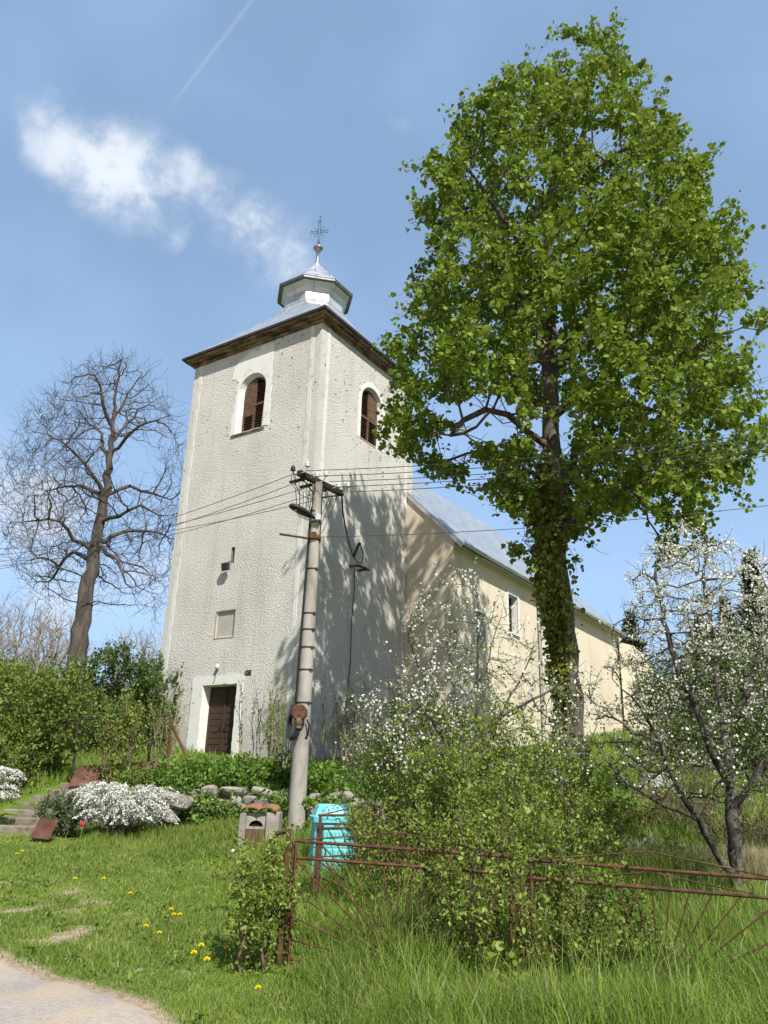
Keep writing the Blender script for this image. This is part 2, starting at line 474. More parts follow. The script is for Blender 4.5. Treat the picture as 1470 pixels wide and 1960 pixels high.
def radii(P_, r0, rt, e=2.3):
    n = len(P_); wgt = np.zeros(n); cnt = np.zeros(n, int)
    order = range(n - 1, -1, -1)
    # parents may follow children order only by index; every parent has a smaller index
    for i in order:
        if wgt[i] == 0: wgt[i] = 1.0
        p = P_[i]
        if p >= 0: wgt[p] += wgt[i]
    r = r0 * wgt ** (1 / e)
    if rt and r[0] > 0:
        k = math.log(rt / r0) / max(math.log(wgt[0]), 1e-6); r = r0 * wgt ** k
    return r


def skeleton_mesh(name, NA, P_, r, mat, parent=None, smooth=True, sel=None, kbig=8):
    n = len(NA); par = P_
    d = np.zeros((n, 3)); ok = par >= 0
    d[ok] = unit(NA[ok] - NA[par[ok]])
    main = -np.ones(n, int); mr = np.zeros(n)
    for i in range(n):
        p = par[i]
        if p >= 0 and r[i] > mr[p]: mr[p] = r[i]; main[p] = i
    td = d.copy(); hm = main >= 0
    td[hm] = d[hm] + d[main[hm]]
    td = unit(td)
    A = np.zeros((n, 3))
    for i in range(n):                       # frames carried along from the parent, so rings do not twist
        p = par[i]
        ref = A[p] if p >= 0 else (np.array([1., 0, 0]) if abs(td[i, 0]) < .8 else np.array([0, 1., 0]))
        q = ref - td[i] * ref.dot(td[i]); l = math.sqrt(q.dot(q))
        if l < 1e-3:
            q = np.cross(td[i], [.3, .5, .8]); l = math.sqrt(q.dot(q))
        A[i] = q / l
    B = np.cross(td, A)
    Vs = []; F = []; cnt = 0; own = {}
    circ = {k: (np.cos(np.arange(k) * 2 * PI / k)[:, None], np.sin(np.arange(k) * 2 * PI / k)[:, None]) for k in (3, 4, 6, 8, 12, 16)}
    for i in range(n):
        p = par[i]
        if p < 0 or (sel is not None and not sel[i]): continue
        k = kbig if r[i] > .08 else (6 if r[i] > .03 else (4 if r[i] > .012 else 3))
        c, s_ = circ[k]
        if main[p] == i and own.get(p, (0, 0))[1] == k: s0 = own[p][0]
        else:
            rr = r[p] if main[p] == i else min(r[p], r[i] * 1.25)
            Vs.append(NA[p] + rr * (c * A[i] + s_ * B[i])); s0 = cnt; cnt += k
        rr = r[i] if main[i] >= 0 else r[i] * .5
        Vs.append(NA[i] + rr * (c * A[i] + s_ * B[i])); s1 = cnt; cnt += k
        own[i] = (s1, k); j = np.arange(k); j1 = (j + 1) % k
        F.append(np.stack([s0 + j, s0 + j1, s1 + j1, s1 + j], 1))
    return npmesh(name, np.concatenate(Vs), [np.concatenate(F)], mat, parent, smooth)


def near_nodes(NA, P_, idx, rng, per, rad, along=True):
    i = np.repeat(idx, per); p = np.maximum(P_[i], 0)
    t = rng.random((len(i), 1)) if along else np.zeros((len(i), 1))
    return NA[i] * (1 - t) + NA[p] * t + rng.normal(size=(len(i), 3)) * rad


# ================================================================== TERRAIN
def sstep(t): t = np.clip(t, 0, 1); return t * t * (3 - 2 * t)


def wallY(x): return 14.25 - .12 * np.clip(x + 2, -4, 6)


def ground(x, y):
    x = np.asarray(x, float); y = np.asarray(y, float)
    z = np.where(y < 6.5, .04 * np.maximum(y, -8), .26 + .075 * (y - 6.5))
    z = np.where(y > 14, .8225, z)
    yw = wallY(x)
    left = sstep((x + 4.6) / .5) * sstep((2.4 - x) / 1.2)            # stretch with the dry-stone wall
    stepz = left * .66 * sstep((y - yw) / .22)
    soft = (1 - left) * .66 * sstep((y - (yw - 1.0)) / 2.6)
    up = .62 * sstep((y - yw - .2) / 4.6)
    far = .14 * (np.clip(y - 19.5, 0, 42)) + .03 * np.clip(y - 61.5, 0, 200)
    z = z + stepz + soft + up + far
    z = z + .10 * np.clip(-x - 9, 0, 30) * sstep((y - 16) / 8) * .5
    n = .03 * np.sin(1.7 * x + .8 * y) + .025 * np.sin(2.9 * y - 1.3 * x + 1) + .012 * np.sin(6.1 * x + 2) * np.sin(5.3 * y)
    return z + n * np.where((y > 4) & (y < 60), 1, .4)


def gz(x, y): return float(ground(x, y))


# ---- masks of worn earth in the lawn, in ground metres
DIRT = [(-3.5, 8.5, 1.0, .95, .95), (-3.9, 9.8, .7, .4, .85), (-2.5, 7.5, .55, .35, .85), (-2.3, 8.6, .8, .4, .6), (-1.7, 6.7, .5, .25, .7), (-1.7, 7.9, .5, .25, .45), (-4.4, 9.2, .7, .6, .8)]


def vnoise(x, y, s, seed=0):
    r = np.random.default_rng(seed); o = 0
    for k in range(6):
        a = r.random() * 6.28; f = s * (1 + .7 * k); ph = r.random() * 6.28
        o = o + np.sin(f * (np.cos(a) * x + np.sin(a) * y) + ph + 1.3 * np.sin(f * .6 * (np.sin(a) * x - np.cos(a) * y))) / (1 + .4 * k)
    return o / 3.0


def roadedge(x):   # y of the gravel's far edge
    x = np.asarray(x, float)
    return np.interp(x, [-12, -4, -2.95, -2.3, -1.8, -1.35, -.9, .2, 2, 12], [8.6, 7.75, 6.95, 6.48, 6.05, 5.65, 5.2, 4.4, 3.4, 2.6]) + .07 * vnoise(x, x * 0, 5, 3) + .04 * vnoise(x, x * 0, 17, 5)


def dirtmask(x, y):
    m = np.zeros_like(x)
    for (cx, cy, sx, sy, a) in DIRT:
        m = np.maximum(m, a * np.exp(-((x - cx) / sx) ** 2 - ((y - cy) / sy) ** 2))
    m = m * np.clip(.28 + 1.0 * vnoise(x, y, 4.2, 1) + .8 * vnoise(x, y * .8, 10, 6) + .7 * vnoise(x, y, 24, 4), 0, 1) + .25 * np.clip(vnoise(x, y, 3.1, 2), 0, 1) * (x < -.8) * (y < 11)
    e = roadedge(x)
    m = np.maximum(m, np.clip(1 - (y - e) / .28, 0, 1) * .9)
    return np.clip(m, 0, 1)


def axis(segs):
    o = [segs[0][0]]
    for (a, b, n) in segs: o += list(np.linspace(a, b, n + 1)[1:])
    return np.array(o)


gx = axis([(-1500, -200, 8), (-200, -40, 10), (-40, -9, 20), (-9, 8, 150), (8, 40, 30), (40, 200, 10), (200, 1500, 8)])
gy = axis([(-300, -20, 8), (-20, 3, 14), (3, 13, 90), (13, 16, 50), (16, 24, 30), (24, 64, 24), (64, 300, 10), (300, 2500, 8)])
X, Y = np.meshgrid(gx, gy); Z = ground(X, Y)
nx, ny = len(gx), len(gy)
ii = np.arange((nx) * (ny)).reshape(ny, nx)
quads = np.stack([ii[:-1, :-1].ravel(), ii[:-1, 1:].ravel(), ii[1:, 1:].ravel(), ii[1:, :-1].ravel()], 1)
m, t, b = newmat('grassy_ground')
co = t.new('ShaderNodeTexCoord').outputs['Object']
at_ = t.new('ShaderNodeAttribute'); at_.attribute_name = 'earth'
gcol = t.mix(t.ramp(t.noise(co, 2.2, 6, .6), .35, .65), (.085, .15, .02), (.14, .20, .035))
gcol = t.mix(t.math('MULTIPLY', t.ramp(t.noise(co, 26, 4, .6), .5, .7), .5), gcol, (.16, .12, .06))
dcol = t.mix(t.ramp(t.noise(co, 18, 6, .65), .35, .65), (.40, .325, .235), (.27, .21, .145))
f = t.ramp(t.math('ADD', at_.outputs['Fac'], t.math('MULTIPLY', t.math('SUBTRACT', t.noise(co, 22, 5, .7), .5), .9)), .15, .65)
t.put(b.inputs['Base Color'], t.mix(f, gcol, dcol)); b.inputs['Roughness'].default_value = .95; b.inputs['Specular IOR Level'].default_value = .1
bp = t.new('ShaderNodeBump'); bp.inputs['Strength'].default_value = .8; bp.inputs['Distance'].default_value = .02
t.put(bp.inputs['Height'], t.noise(co, 35, 6, .7)); t.put(b.inputs['Normal'], bp.outputs[0])
M['ground'] = m
gobj = npmesh('ground', np.stack([X.ravel(), Y.ravel(), Z.ravel()], 1), [quads], M['ground'], None, True)
a_ = gobj.data.attributes.new('earth', 'FLOAT', 'POINT'); a_.data.foreach_set('value', dirtmask(X.ravel(), Y.ravel()).astype(np.float32))
tag(gobj, kind='structure')

# ---- gravel road, lower left
m, t, b = newmat('gravel')
co = t.new('ShaderNodeTexCoord').outputs['Object']
vo = t.new('ShaderNodeTexVoronoi'); t.put(vo.inputs['Vector'], co); vo.inputs['Scale'].default_value = 42
vb = t.new('ShaderNodeTexVoronoi'); t.put(vb.inputs['Vector'], co); vb.inputs['Scale'].default_value = 15
sepc = t.new('ShaderNodeSeparateColor'); t.put(sepc.inputs[0], vo.outputs['Color'])
c = t.mix(sepc.outputs[0], (.30, .272, .24), (.37, .34, .305))
c = t.mix(t.ramp(t.noise(co, 2.0, 5, .6), .4, .65), c, (.40, .335, .255))
c = t.mix(t.ramp(vb.outputs[0], .16, .06), c, (.42, .40, .37))
t.put(b.inputs['Base Color'], c); b.inputs['Roughness'].default_value = .95; b.inputs['Specular IOR Level'].default_value = .1
bp = t.new('ShaderNodeBump'); bp.inputs['Strength'].default_value = .55; bp.inputs['Distance'].default_value = .010
t.put(bp.inputs['Height'], t.math('ADD', t.ramp(vo.outputs[0], .6, 0), t.noise(co, 60, 4, .7))); t.put(b.inputs['Normal'], bp.outputs[0])
M['gravel'] = m
rx = np.linspace(-12, 12, 400); re = roadedge(rx)
rows = 30; RV = []
for k in range(rows + 1):
    yy = re + (-6 - re) * (k / rows) ** 1.5
    RV.append(np.stack([rx, yy, ground(rx, yy) + .006 * (k > 0) - .004 * (k == 0)], 1))
RV = np.concatenate(RV); ii = np.arange(400 * (rows + 1)).reshape(rows + 1, 400)
rq = np.stack([ii[1:, :-1].ravel(), ii[1:, 1:].ravel(), ii[:-1, 1:].ravel(), ii[:-1, :-1].ravel()], 1)
tag(npmesh('gravel_road', RV, [rq], M['gravel'], None, True), kind='structure')

# ================================================================== CHURCH
YAW = .9824
U = Vector((-math.sin(YAW), math.cos(YAW), 0)); R_ = Vector((math.cos(YAW), math.sin(YAW), 0)); ZZ = Vector((0, 0, 1))
C0 = Vector((-1.9793, 20, 0)); WL, WR, ZT, KN = 5.29, 5.20, 14.85, 1.716
church = empty('church', (C0.x, C0.y, 2.1))
tag(church, 'white plastered village church with a square tower, louvred belfry windows and grey metal roofs', 'church')
church_root = church


def PL(s, z, off=0.0): return C0 + U * s - R_ * off + ZZ * z      # west face (door), off = outwards
def PR(s, z, off=0.0): return C0 + R_ * s - U * off + ZZ * z      # sunny side face
def PN(s, z, off=0.0): return PR(s, z, off + KN)                   # nave side wall
ZB = 1.2


def arch(P, s0, s1, zb, zs, off=0, n=10, rise=None):
    """opening outline: bottom-left, bottom-right, then arch back"""
    r = (s1 - s0) / 2; cs = (s0 + s1) / 2; rise = r if rise is None else rise
    pts = [P(s0, zb, off), P(s1, zb, off)]
    for k in range(n + 1):
        a = PI * k / n; pts.append(P(cs + r * math.cos(a), zs + rise * math.sin(a), off))
    return pts


def rect(P, s0, s1, z0, z1, off=0): return [P(s0, z0, off), P(s1, z0, off), P(s1, z1, off), P(s0, z1, off)]


def reveal(mb, front, back):
    n = len(front)
    for i in range(n): mb.poly(front[i], front[(i + 1) % n], back[(i + 1) % n], back[i])


# wall openings
WINL = (2.13, 3.03, 11.80, 13.16); WINR = (2.27, 3.17, 11.80, 13.16)
mb = MB()
door_o = rect(PL, 2.13, 3.39, ZB + .2, 4.22)
wl_o = arch(PL, 2.05, 3.18, 11.74, 13.14)
wr_o = arch(PR, 2.12, 3.28, 11.74, 13.14)
slit_o = rect(PL, 2.70, 2.84, 7.62, 8.10)
plq_o = rect(PL, 2.46, 3.16, 5.52, 6.25)
mb.holes([PL(0, ZB), PL(WL, ZB), PL(WL, ZT), PL(0, ZT)], [door_o, wl_o, slit_o, plq_o])
mb.holes([PR(0, ZB), PR(WR, ZB), PR(WR, ZT), PR(0, ZT)], [wr_o])
mb.poly(PL(WL, ZB), PL(WL, ZB, -WR), PL(WL, ZT, -WR), PL(WL, ZT))
mb.poly(PR(WR, ZB), PR(WR, ZB, -WL), PR(WR, ZT, -WL), PR(WR, ZT))
tower = mb.build('tower_wall', M['rough'], church)
# reveals
mb = MB()
reveal(mb, wl_o, arch(PL, 2.13, 3.03, 11.80, 13.16, -.17)); mb.build('window_reveal', M['lime'], church)
mb = MB(); reveal(mb, wr_o, arch(PR, 2.2, 3.2, 11.80, 13.16, -.17)); mb.build('window_reveal', M['lime'], church)
mb = MB(); reveal(mb, slit_o, rect(PL, 2.70, 2.84, 7.62, 8.10, -.3)); mb.poly(*rect(PL, 2.70, 2.84, 7.62, 8.10, -.3))
mb.build('slit_window', M['stone'], church)
# recessed plaque with a thin edge
mb = MB(); reveal(mb, plq_o, rect(PL, 2.48, 3.14, 5.54, 6.23, -.05)); mb.poly(*rect(PL, 2.48, 3.14, 5.54, 6.23, -.05))
mb.build('blank_plaque', simple('grey_plaque_stone', (.36, .335, .28), (.42, .39, .33), 3, .9, bump=.3), church)
for k in range(1):
    mb = MB()
    for (a, b_, z0, z1) in [(2.43, 3.19, 6.24, 6.275), (2.43, 2.46, 5.5, 6.24), (3.16, 3.19, 5.5, 6.24), (2.43, 3.19, 5.475, 5.5)]:
        mb.boxf(PL(a, z0, -.02), U * (b_ - a), -R_ * .028, ZZ * (z1 - z0))
    mb.build('plaque_edge', simple('plaque_edge_stone', (.20, .18, .15), (.30, .27, .22), 5, .9), church)


# smooth white bands near the corners and round the openings, proud of the roughcast
def strip(P, s0, s1, z0, z1, mb, rng, th=.014, seg=60):
    jl = rng.normal(size=seg + 1) * .008; jr = rng.normal(size=seg + 1) * .008
    zs = np.linspace(z0, z1, seg + 1)
    for i in range(seg):
        q = [(s0 + jl[i], zs[i]), (s1 + jr[i], zs[i]), (s1 + jr[i + 1], zs[i + 1]), (s0 + jl[i + 1], zs[i + 1])]
        mb.poly(*[P(a, z, th) for a, z in q])
        mb.poly(P(*q[1], 0), P(*q[2], 0), P(*q[2], th), P(*q[1], th)); mb.poly(P(*q[0], 0), P(*q[3], 0), P(*q[3], th), P(*q[0], th))


rng = np.random.default_rng(5)
for P, s in [(PL, (.27, .41)), (PL, (4.93, 5.09)), (PR, (.29, .43)), (PR, (4.72, 4.86))]:
    mb = MB(); strip(P, s[0], s[1], ZB + .3, ZT - .05, mb, rng); mb.build('plaster_band', M['lime'], church)


def slab(P, outer, hole, th, mb):
    o1 = [P(a, z, th) for a, z in outer]; h1 = [P(a, z, th) for a, z in hole] if hole else None
    mb.holes(o1, [h1] if h1 else [])
    n = len(outer)
    for i in range(n):
        j = (i + 1) % n; mb.poly(P(*outer[i], 0), P(*outer[j], 0), P(*outer[j], th), P(*outer[i], th))
    if hole:
        n = len(hole)
        for i in range(n):
            j = (i + 1) % n; mb.poly(P(*hole[j], -.03), P(*hole[i], -.03), P(*hole[i], th), P(*hole[j], th))


def archsz(s0, s1, zb, zs, n=12):
    r = (s1 - s0) / 2; cs = (s0 + s1) / 2
    return [(s0, zb), (s1, zb)] + [(cs + r * math.cos(PI * k / n), zs + r * math.sin(PI * k / n)) for k in range(n + 1)]


def jag(pts, rng, amp, step=.09):
    o = []
    for i in range(len(pts)):
        a = np.array(pts[i]); b_ = np.array(pts[(i + 1) % len(pts)]); n = max(1, int(np.linalg.norm(b_ - a) / step))
        for k in range(n):
            q = a + (b_ - a) * k / n; o.append(tuple(q + rng.normal(size=2) * amp))
    return o


mb = MB()
slab(PL, jag([(1.80, 11.74), (3.40, 11.74), (3.36, 12.4), (3.30, 13.0), (3.22, 13.55), (3.52, 13.72), (3.46, 14.12), (3.30, 14.34), (2.95, 14.44), (2.72, 14.56), (2.5, 14.46), (2.30, 14.62), (1.95, 14.60), (1.82, 14.40), (1.86, 13.9), (1.82, 13.1)], rng, .022), archsz(2.05, 3.18, 11.74 + .015, 13.14), .012, mb)
mb.build('plaster_patch', M['limewhite'], church)
mb = MB(); slab(PR, jag([(1.96, 11.78), (3.44, 11.78), (3.44, 13.1), (3.3, 13.55), (3.05, 13.8), (2.7, 13.9), (2.35, 13.8), (2.08, 13.5), (1.98, 13.1)], rng, .008), archsz(2.12, 3.28, 11.74 + .05, 13.14), .012, mb)
mb.build('window_surround', M['limewhite'], church)
# crumbled stub of bare masonry at the top of the corner
# door surround: painted band, lintel, two leaves with boards
mb = MB()
slab(PL, jag([(2.13, ZB + .4), (2.13, 4.22), (3.39, 4.22), (3.39, ZB + .4), (3.80, ZB + .4), (3.79, 4.16), (3.82, 4.20), (3.79, 4.46), (1.91, 4.44), (1.93, 4.0), (1.90, ZB + .4)], rng, .006), None, .03, mb)
reveal(mb, rect(PL, 2.13, 3.39, ZB + .2, 4.22), rect(PL, 2.17, 3.35, ZB + .2, 4.20, -.28))
mb.build('door_surround', M['limewhite'], church)
for a, b_, sgn in [(2.17, 2.755, 1), (2.765, 3.35, -1)]:
    mb = MB(); mb.boxf(PL(a, ZB + .3, -.26), U * (b_ - a), R_ * .05, ZZ * (4.20 - ZB - .3))
    z = 2.2
    while z < 4.1:   # raised horizontal boards between stiles
        h = .145; mb.boxf(PL(a + .07, z, -.262), U * (b_ - a - .14), -R_ * .017, ZZ * h); z += h + .018
    for s in (a, b_ - .065): mb.boxf(PL(s, 2.0, -.262), U * .065, -R_ * .024, ZZ * 2.18)
    if sgn == 1: mb.boxf(PL(b_ - .03, 2.0, -.236), U * .06, -R_ * .02, ZZ * 2.17)
    d = mb.build('door', M['wood_door'], church, bevel=.004)
    mb = MB(); s = b_ - .10 if sgn == 1 else a + .10
    mb.boxf(PL(s - .02, 3.02, -.24), U * .04, -R_ * .012, ZZ * .2)
    mb.tube([PL(s, 3.14, -.24), PL(s, 3.14, -.17), PL(s + sgn * -.09, 3.13, -.165)], .011, 8)
    mb.build('handle', M['iron'], d)
mb = MB(); mb.boxf(PL(1.95, ZB, .35), U * 1.6, R_ * .4, ZZ * .92); mb.build('door_step', M['stepc'], church, bevel=.02)
# little vent block beside the lintel
mb = MB(); mb.boxf(PL(1.68, 4.42, .012), U * .2, R_ * .02, ZZ * .13); mb.build('vent', M['void'], church)
mb = MB()
for k in range(2): mb.boxf(PL(1.68, 4.44 + k * .05, .02), U * .2, R_ * .02, ZZ * .03)
mb.build('vent_slat', M['board'], church)


# louvred belfry windows
def louvre_window(P, s0, s1, zb, zs, T):
    base = -.16
    mbv = MB(); mbv.poly(*arch(P, s0 - .02, s1 + .02, zb - .02, zs, base - .12)); v = mbv.build('dark_backing', M['void'], church)  # black sheet behind the louvres in place of the unlit belfry
    N = P(0, 0, 1) - P(0, 0, 0); r = (s1 - s0) / 2; cs = (s0 + s1) / 2
    mb = MB(); fw = .055
    def half(z):
        return r if z <= zs else math.sqrt(max(r * r - (z - zs) ** 2, 0))
    fr = archsz(s0, s1, zb, zs); fi = [(cs + (a - cs) * (1 - fw / r), max(zb + fw, zs + (z - zs) * (1 - fw / r) if z > zs else z)) for a, z in fr]
    o1 = [P(a, z, base + .03) for a, z in fr]; i1 = [P(a, z, base + .03) for a, z in fi]
    for i in range(len(fr)):
        j = (i + 1) % len(fr); mb.poly(o1[i], o1[j], i1[j], i1[i])
        mb.poly(i1[i], i1[j], P(*fi[j], base - .05), P(*fi[i], base - .05))
    mb.boxf(P(cs - .035, zb, base - .03), T * .07, N * .07, ZZ * (zs + r - .03 - zb))
    mb.boxf(P(s0 + .02, 12.62, base - .03), T * (s1 - s0 - .04), N * .075, ZZ * .075)
    fo = mb.build('shutter_frame', M['louvre'], church)
    for side in (0, 1):
        for lo, hi in ((zb + .09, 12.60), (12.70, zs + r - .12)):
            mb = MB(); z = lo; n_ = 0
            while z < hi:
                hw = half(z + .06) - .06
                a, b_ = (cs - hw, cs - .035) if side == 0 else (cs + .035, cs + hw)
                if b_ - a > .05:
                    o = P(a, z, base - .055); mb.boxf(o, T * (b_ - a), N * .07 - ZZ * .052, ZZ * .017 + N * .010); n_ += 1
                z += .088
            if n_: mb.build('louvre_boards', M['louvre'], church)
    return cs, r, N


cs, r, N = louvre_window(PL, 2.13, 3.03, 11.80, 13.16, U)
mb = MB(); mb.boxf(PL(2.635, 12.33, -.145), U * .34, -R_ * .025, ZZ * .30)      # solid boards on the left leaf
q = [(2.62, 12.70), (2.98, 12.70), (2.98, 13.2), (2.93, 13.34), (2.84, 13.47), (2.74, 13.54), (2.62, 13.57)]
mb.add([PL(a, z, -.118) for a, z in q], [tuple(range(7))])
mb.build('solid_shutter_board', M['louvre'], church)
louvre_window(PR, 2.2, 3.2, 11.80, 13.16, R_)
mb = MB(); mb.add([PR(a, z, -.118) for a, z in [(2.74, 12.70), (3.14, 12.70), (3.14, 13.2), (3.08, 13.36), (2.98, 13.5), (2.85, 13.58), (2.74, 13.60)]], [tuple(range(7))])
mb.build('solid_shutter_board', M['louvre'], church)
mb = MB(); mb.boxf(PL(1.98, 11.66, .03), U * 1.32, R_ * .36, ZZ * .07); mb.build('window_sill', M['wood_old'], church)

# ---- cornice: stacked boards stepping outwards, then the sheet-metal lip
CT = C0 + U * (WL / 2) + R_ * (WR / 2)


def ringbox(mb, out, z0, z1, inn):
    a, b_ = WL / 2, WR / 2
    def sq(o, z): return [CT + U * (sx * (a + o)) + R_ * (sy * (b_ + o)) + ZZ * z for sx, sy in ((-1, -1), (1, -1), (1, 1), (-1, 1))]
    o0, o1, i0, i1 = sq(out, z0), sq(out, z1), sq(inn, z0), sq(inn, z1)
    for i in range(4):
        j = (i + 1) % 4
        mb.poly(o0[i], o0[j], o1[j], o1[i]); mb.poly(o0[j], o0[i], i0[i], i0[j]); mb.poly(o1[i], o1[j], i1[j], i1[i])


mb = MB(); ringbox(mb, .07, 14.66, 14.74, -.02); ringbox(mb, .16, 14.742, 14.82, .0); ringbox(mb, .27, 14.822, 14.90, .08)
mb.build('cornice', M['wood_old'], church)
mb = MB(); ringbox(mb, .335, 14.885, 14.955, .2); mb.build('eave_flashing', simple('dark_sheet_edge', (.05, .045, .04), (.09, .08, .07), 8, .5, .5), church)


# ---- tower roof: bell-cast pyramid into an octagonal lantern
def sqring(h, z, cx=0.0): return [CTR + U * (sx * h) + R_ * (sy * h) + ZZ * z for sx, sy in ((-1, -1), (1, -1), (1, 1), (-1, 1))]


CTR = CT + Vector((.055, .09, 0))
prof = [(2.985, 14.957, .01), (2.35, 15.62, .06), (1.75, 16.28, .26), (1.32, 16.80, .46), (1.10, 17.12, .56), (.97, 17.38, .565)]
mb = MB()


def chring(c_, a, b_, z, ch):
    o = []
    for sx, sy in ((-1, -1), (1, -1), (1, 1), (-1, 1)):
        for q in ((0, 1) if sx * sy > 0 else (1, 0)):
            o.append(c_ + U * sx * (a - (ch if q == 1 else 0)) + R_ * sy * (b_ - (0 if q == 1 else ch)) + ZZ * z)
    return o


rings = [chring(CT if i == 0 else CTR, h + (WL / 2 - 2.645 if i == 0 else 0), h + (WR / 2 - 2.645 if i == 0 else 0), z, ch) for i, (h, z, ch) in enumerate(prof)]
for i in range(len(rings) - 1):
    for k in range(8): mb.poly(rings[i][k], rings[i][(k + 1) % 8], rings[i + 1][(k + 1) % 8], rings[i + 1][k])
troof = mb.build('tower_roof', M['roof'], church)
for k, (sx, sy) in enumerate(((-1, -1), (1, -1), (1, 1), (-1, 1))):     # folded ridge seams at the hips
    MB().tube([CTR + U * sx * (h - ch * .5) + R_ * sy * (h - ch * .5) + ZZ * (z + .012) for h, z, ch in prof[:2]], .02, 6).build('hip_seam', M['zinc'], troof)
A0 = math.atan2((-U - R_).y, (-U - R_).x) + math.radians(22.5)
lant = MB().lathe(CTR, [(1.06, 17.05), (1.045, 17.15), (1.035, 17.2), (1.035, 17.74)], 8, A0, False).build('lantern_drum', M['zinc'], church)
MB().lathe(CTR, [(1.04, 17.70), (1.07, 17.76), (1.12, 17.86), (1.22, 17.98), (1.335, 18.05), (1.34, 18.02)], 8, A0, False).build('lantern_cove', M['zinc'], church)
MB().lathe(CTR, [(1.385, 18.0), (1.385, 18.075)], 8, A0, False).build('lantern_lip', simple('dark_lantern_lip', (.12, .12, .12), (.17, .17, .17), 6, .5, .6), church)
MB().lathe(CTR, [(1.40, 18.08), (.94, 18.58), (.5, 19.06), (.12, 19.47), (.06, 19.60)], 8, A0, False).build('lantern_roof', M['roof'], church)
MB().lathe(CTR, [(.085, 19.5), (.06, 19.7), (.05, 20.02), (.07, 20.04), (.10, 20.10), (.13, 20.16), (.175, 20.20), (.18, 20.22), (.175, 20.25), (.13, 20.28), (.10, 20.34), (.05, 20.40), (.02, 20.42)], 16).build('finial', simple('dull_zinc_finial', (.22, .21, .19), (.36, .35, .33), 7, .4, .7), church)
# ornamental cross facing along the side wall
mb = MB(); cx = CTR + ZZ * 20.95; T = (U * .92 - R_ * .38).normalized()
for s in (-.035, .035):
    mb.tube([cx + T * s - ZZ * .54, cx + T * s + ZZ * .46], .010, 6)
    for q in (-1, 1):
        mb.tube([cx + T * (.05 * q) + ZZ * s, cx + T * (.25 * q) + ZZ * s, cx + T * (.30 * q) + ZZ * s * 2.2], .010, 6)
for q in (-1, 1):
    mb.tube([cx + T * .30 * q + ZZ * .077, cx + T * .34 * q, cx + T * .30 * q - ZZ * .077], .011, 6)
    for v in (-1, 1): mb.tube([cx + T * .06 * q + ZZ * .06 * v, cx + T * .17 * q + ZZ * .19 * v], .009, 6); mb.lathe(cx + T * .17 * q + ZZ * .19 * v, [(.002, -.02), (.018, 0), (.002, .02)], 6)
mb.tube([cx - T * .075 + ZZ * .44, cx + ZZ * .52, cx + T * .075 + ZZ * .44, cx + T * .035 + ZZ * .38], .011, 6)
mb.tube([cx + ZZ * .46, cx + ZZ * .76], .010, 6); mb.lathe(cx + ZZ * .68, [(.002, -.05), (.03, 0), (.002, .05)], 6)
mb.tube([cx - ZZ * .56, cx - ZZ * .45], .03, 8)
mb.build('cross', M['iron'], church)

# ---- nave
S0, S1 = 4.90, 21.32; HW = WL / 2 + KN; ZE, ZR = 9.15, 13.55; UC = WL / 2


def NP(s, v, z): return C0 + R_ * s + U * v + ZZ * z           # along, across, up


mb = MB()
win = [(6.42, 7.02, 6.2, 7.1), (8.85, 9.63, 6.87, 8.20), (12.35, 13.1, 6.87, 8.2)]
mb.holes([PN(S0, 1.6), PN(S1, 1.6), PN(S1, ZE + .05), PN(S0, ZE + .05)], [rect(PN, a, b_, z0, z1) for a, b_, z0, z1 in win])
mb.poly(NP(S0, -KN, 1.6), NP(S0, -KN, ZE), NP(S0, UC, ZR - .1), NP(S0, WL + KN, ZE), NP(S0, WL + KN, 1.6))
mb.poly(NP(S0, WL + KN, 1.6), NP(S0, WL + KN, ZE), NP(S1, WL + KN, ZE), NP(S1, WL + KN, 1.6))
mb.poly(NP(S1, -KN, 1.6), NP(S1, WL + KN, 1.6), NP(S1, WL + KN, ZE), NP(S1, UC, ZR - .2), NP(S1, -KN, ZE))
mb.build('nave_wall', M['nave'], church)
for (a, b_, z0, z1) in win:
    mb = MB(); f = .12
    slab(PN, [(a - f, z0 - f), (b_ + f, z0 - f), (b_ + f, z1 + f), (a - f, z1 + f)], [(a, z0), (b_, z0), (b_, z1), (a, z1)], .02, mb)
    reveal(mb, rect(PN, a, b_, z0, z1), rect(PN, a, b_, z0, z1, -.3)); mb.boxf(PN(a - .05, z0 - .06, .07), R_ * (b_ - a + .1), U * .3, ZZ * .05)
    wf = mb.build('window_surround', M['nave_white'], church)
    mb = MB(); mb.poly(*rect(PN, a, b_, z0, z1, -.27)); mb.build('pane', simple('dark_glass', (.02, .022, .025), (.03, .03, .032), 2, .08, spec=.6), wf)
    mb = MB()
    for s in (a, (a + b_) / 2 - .025, b_ - .05): mb.boxf(PN(s, z0, -.26), R_ * .05, -U * .03, ZZ * (z1 - z0))
    for z in (z0, (z0 + z1) / 2, z1 - .05): mb.boxf(PN(a, z, -.258), R_ * (b_ - a), -U * .03, ZZ * .05)
    mb.build('window_bar', M['wood_door'], wf)
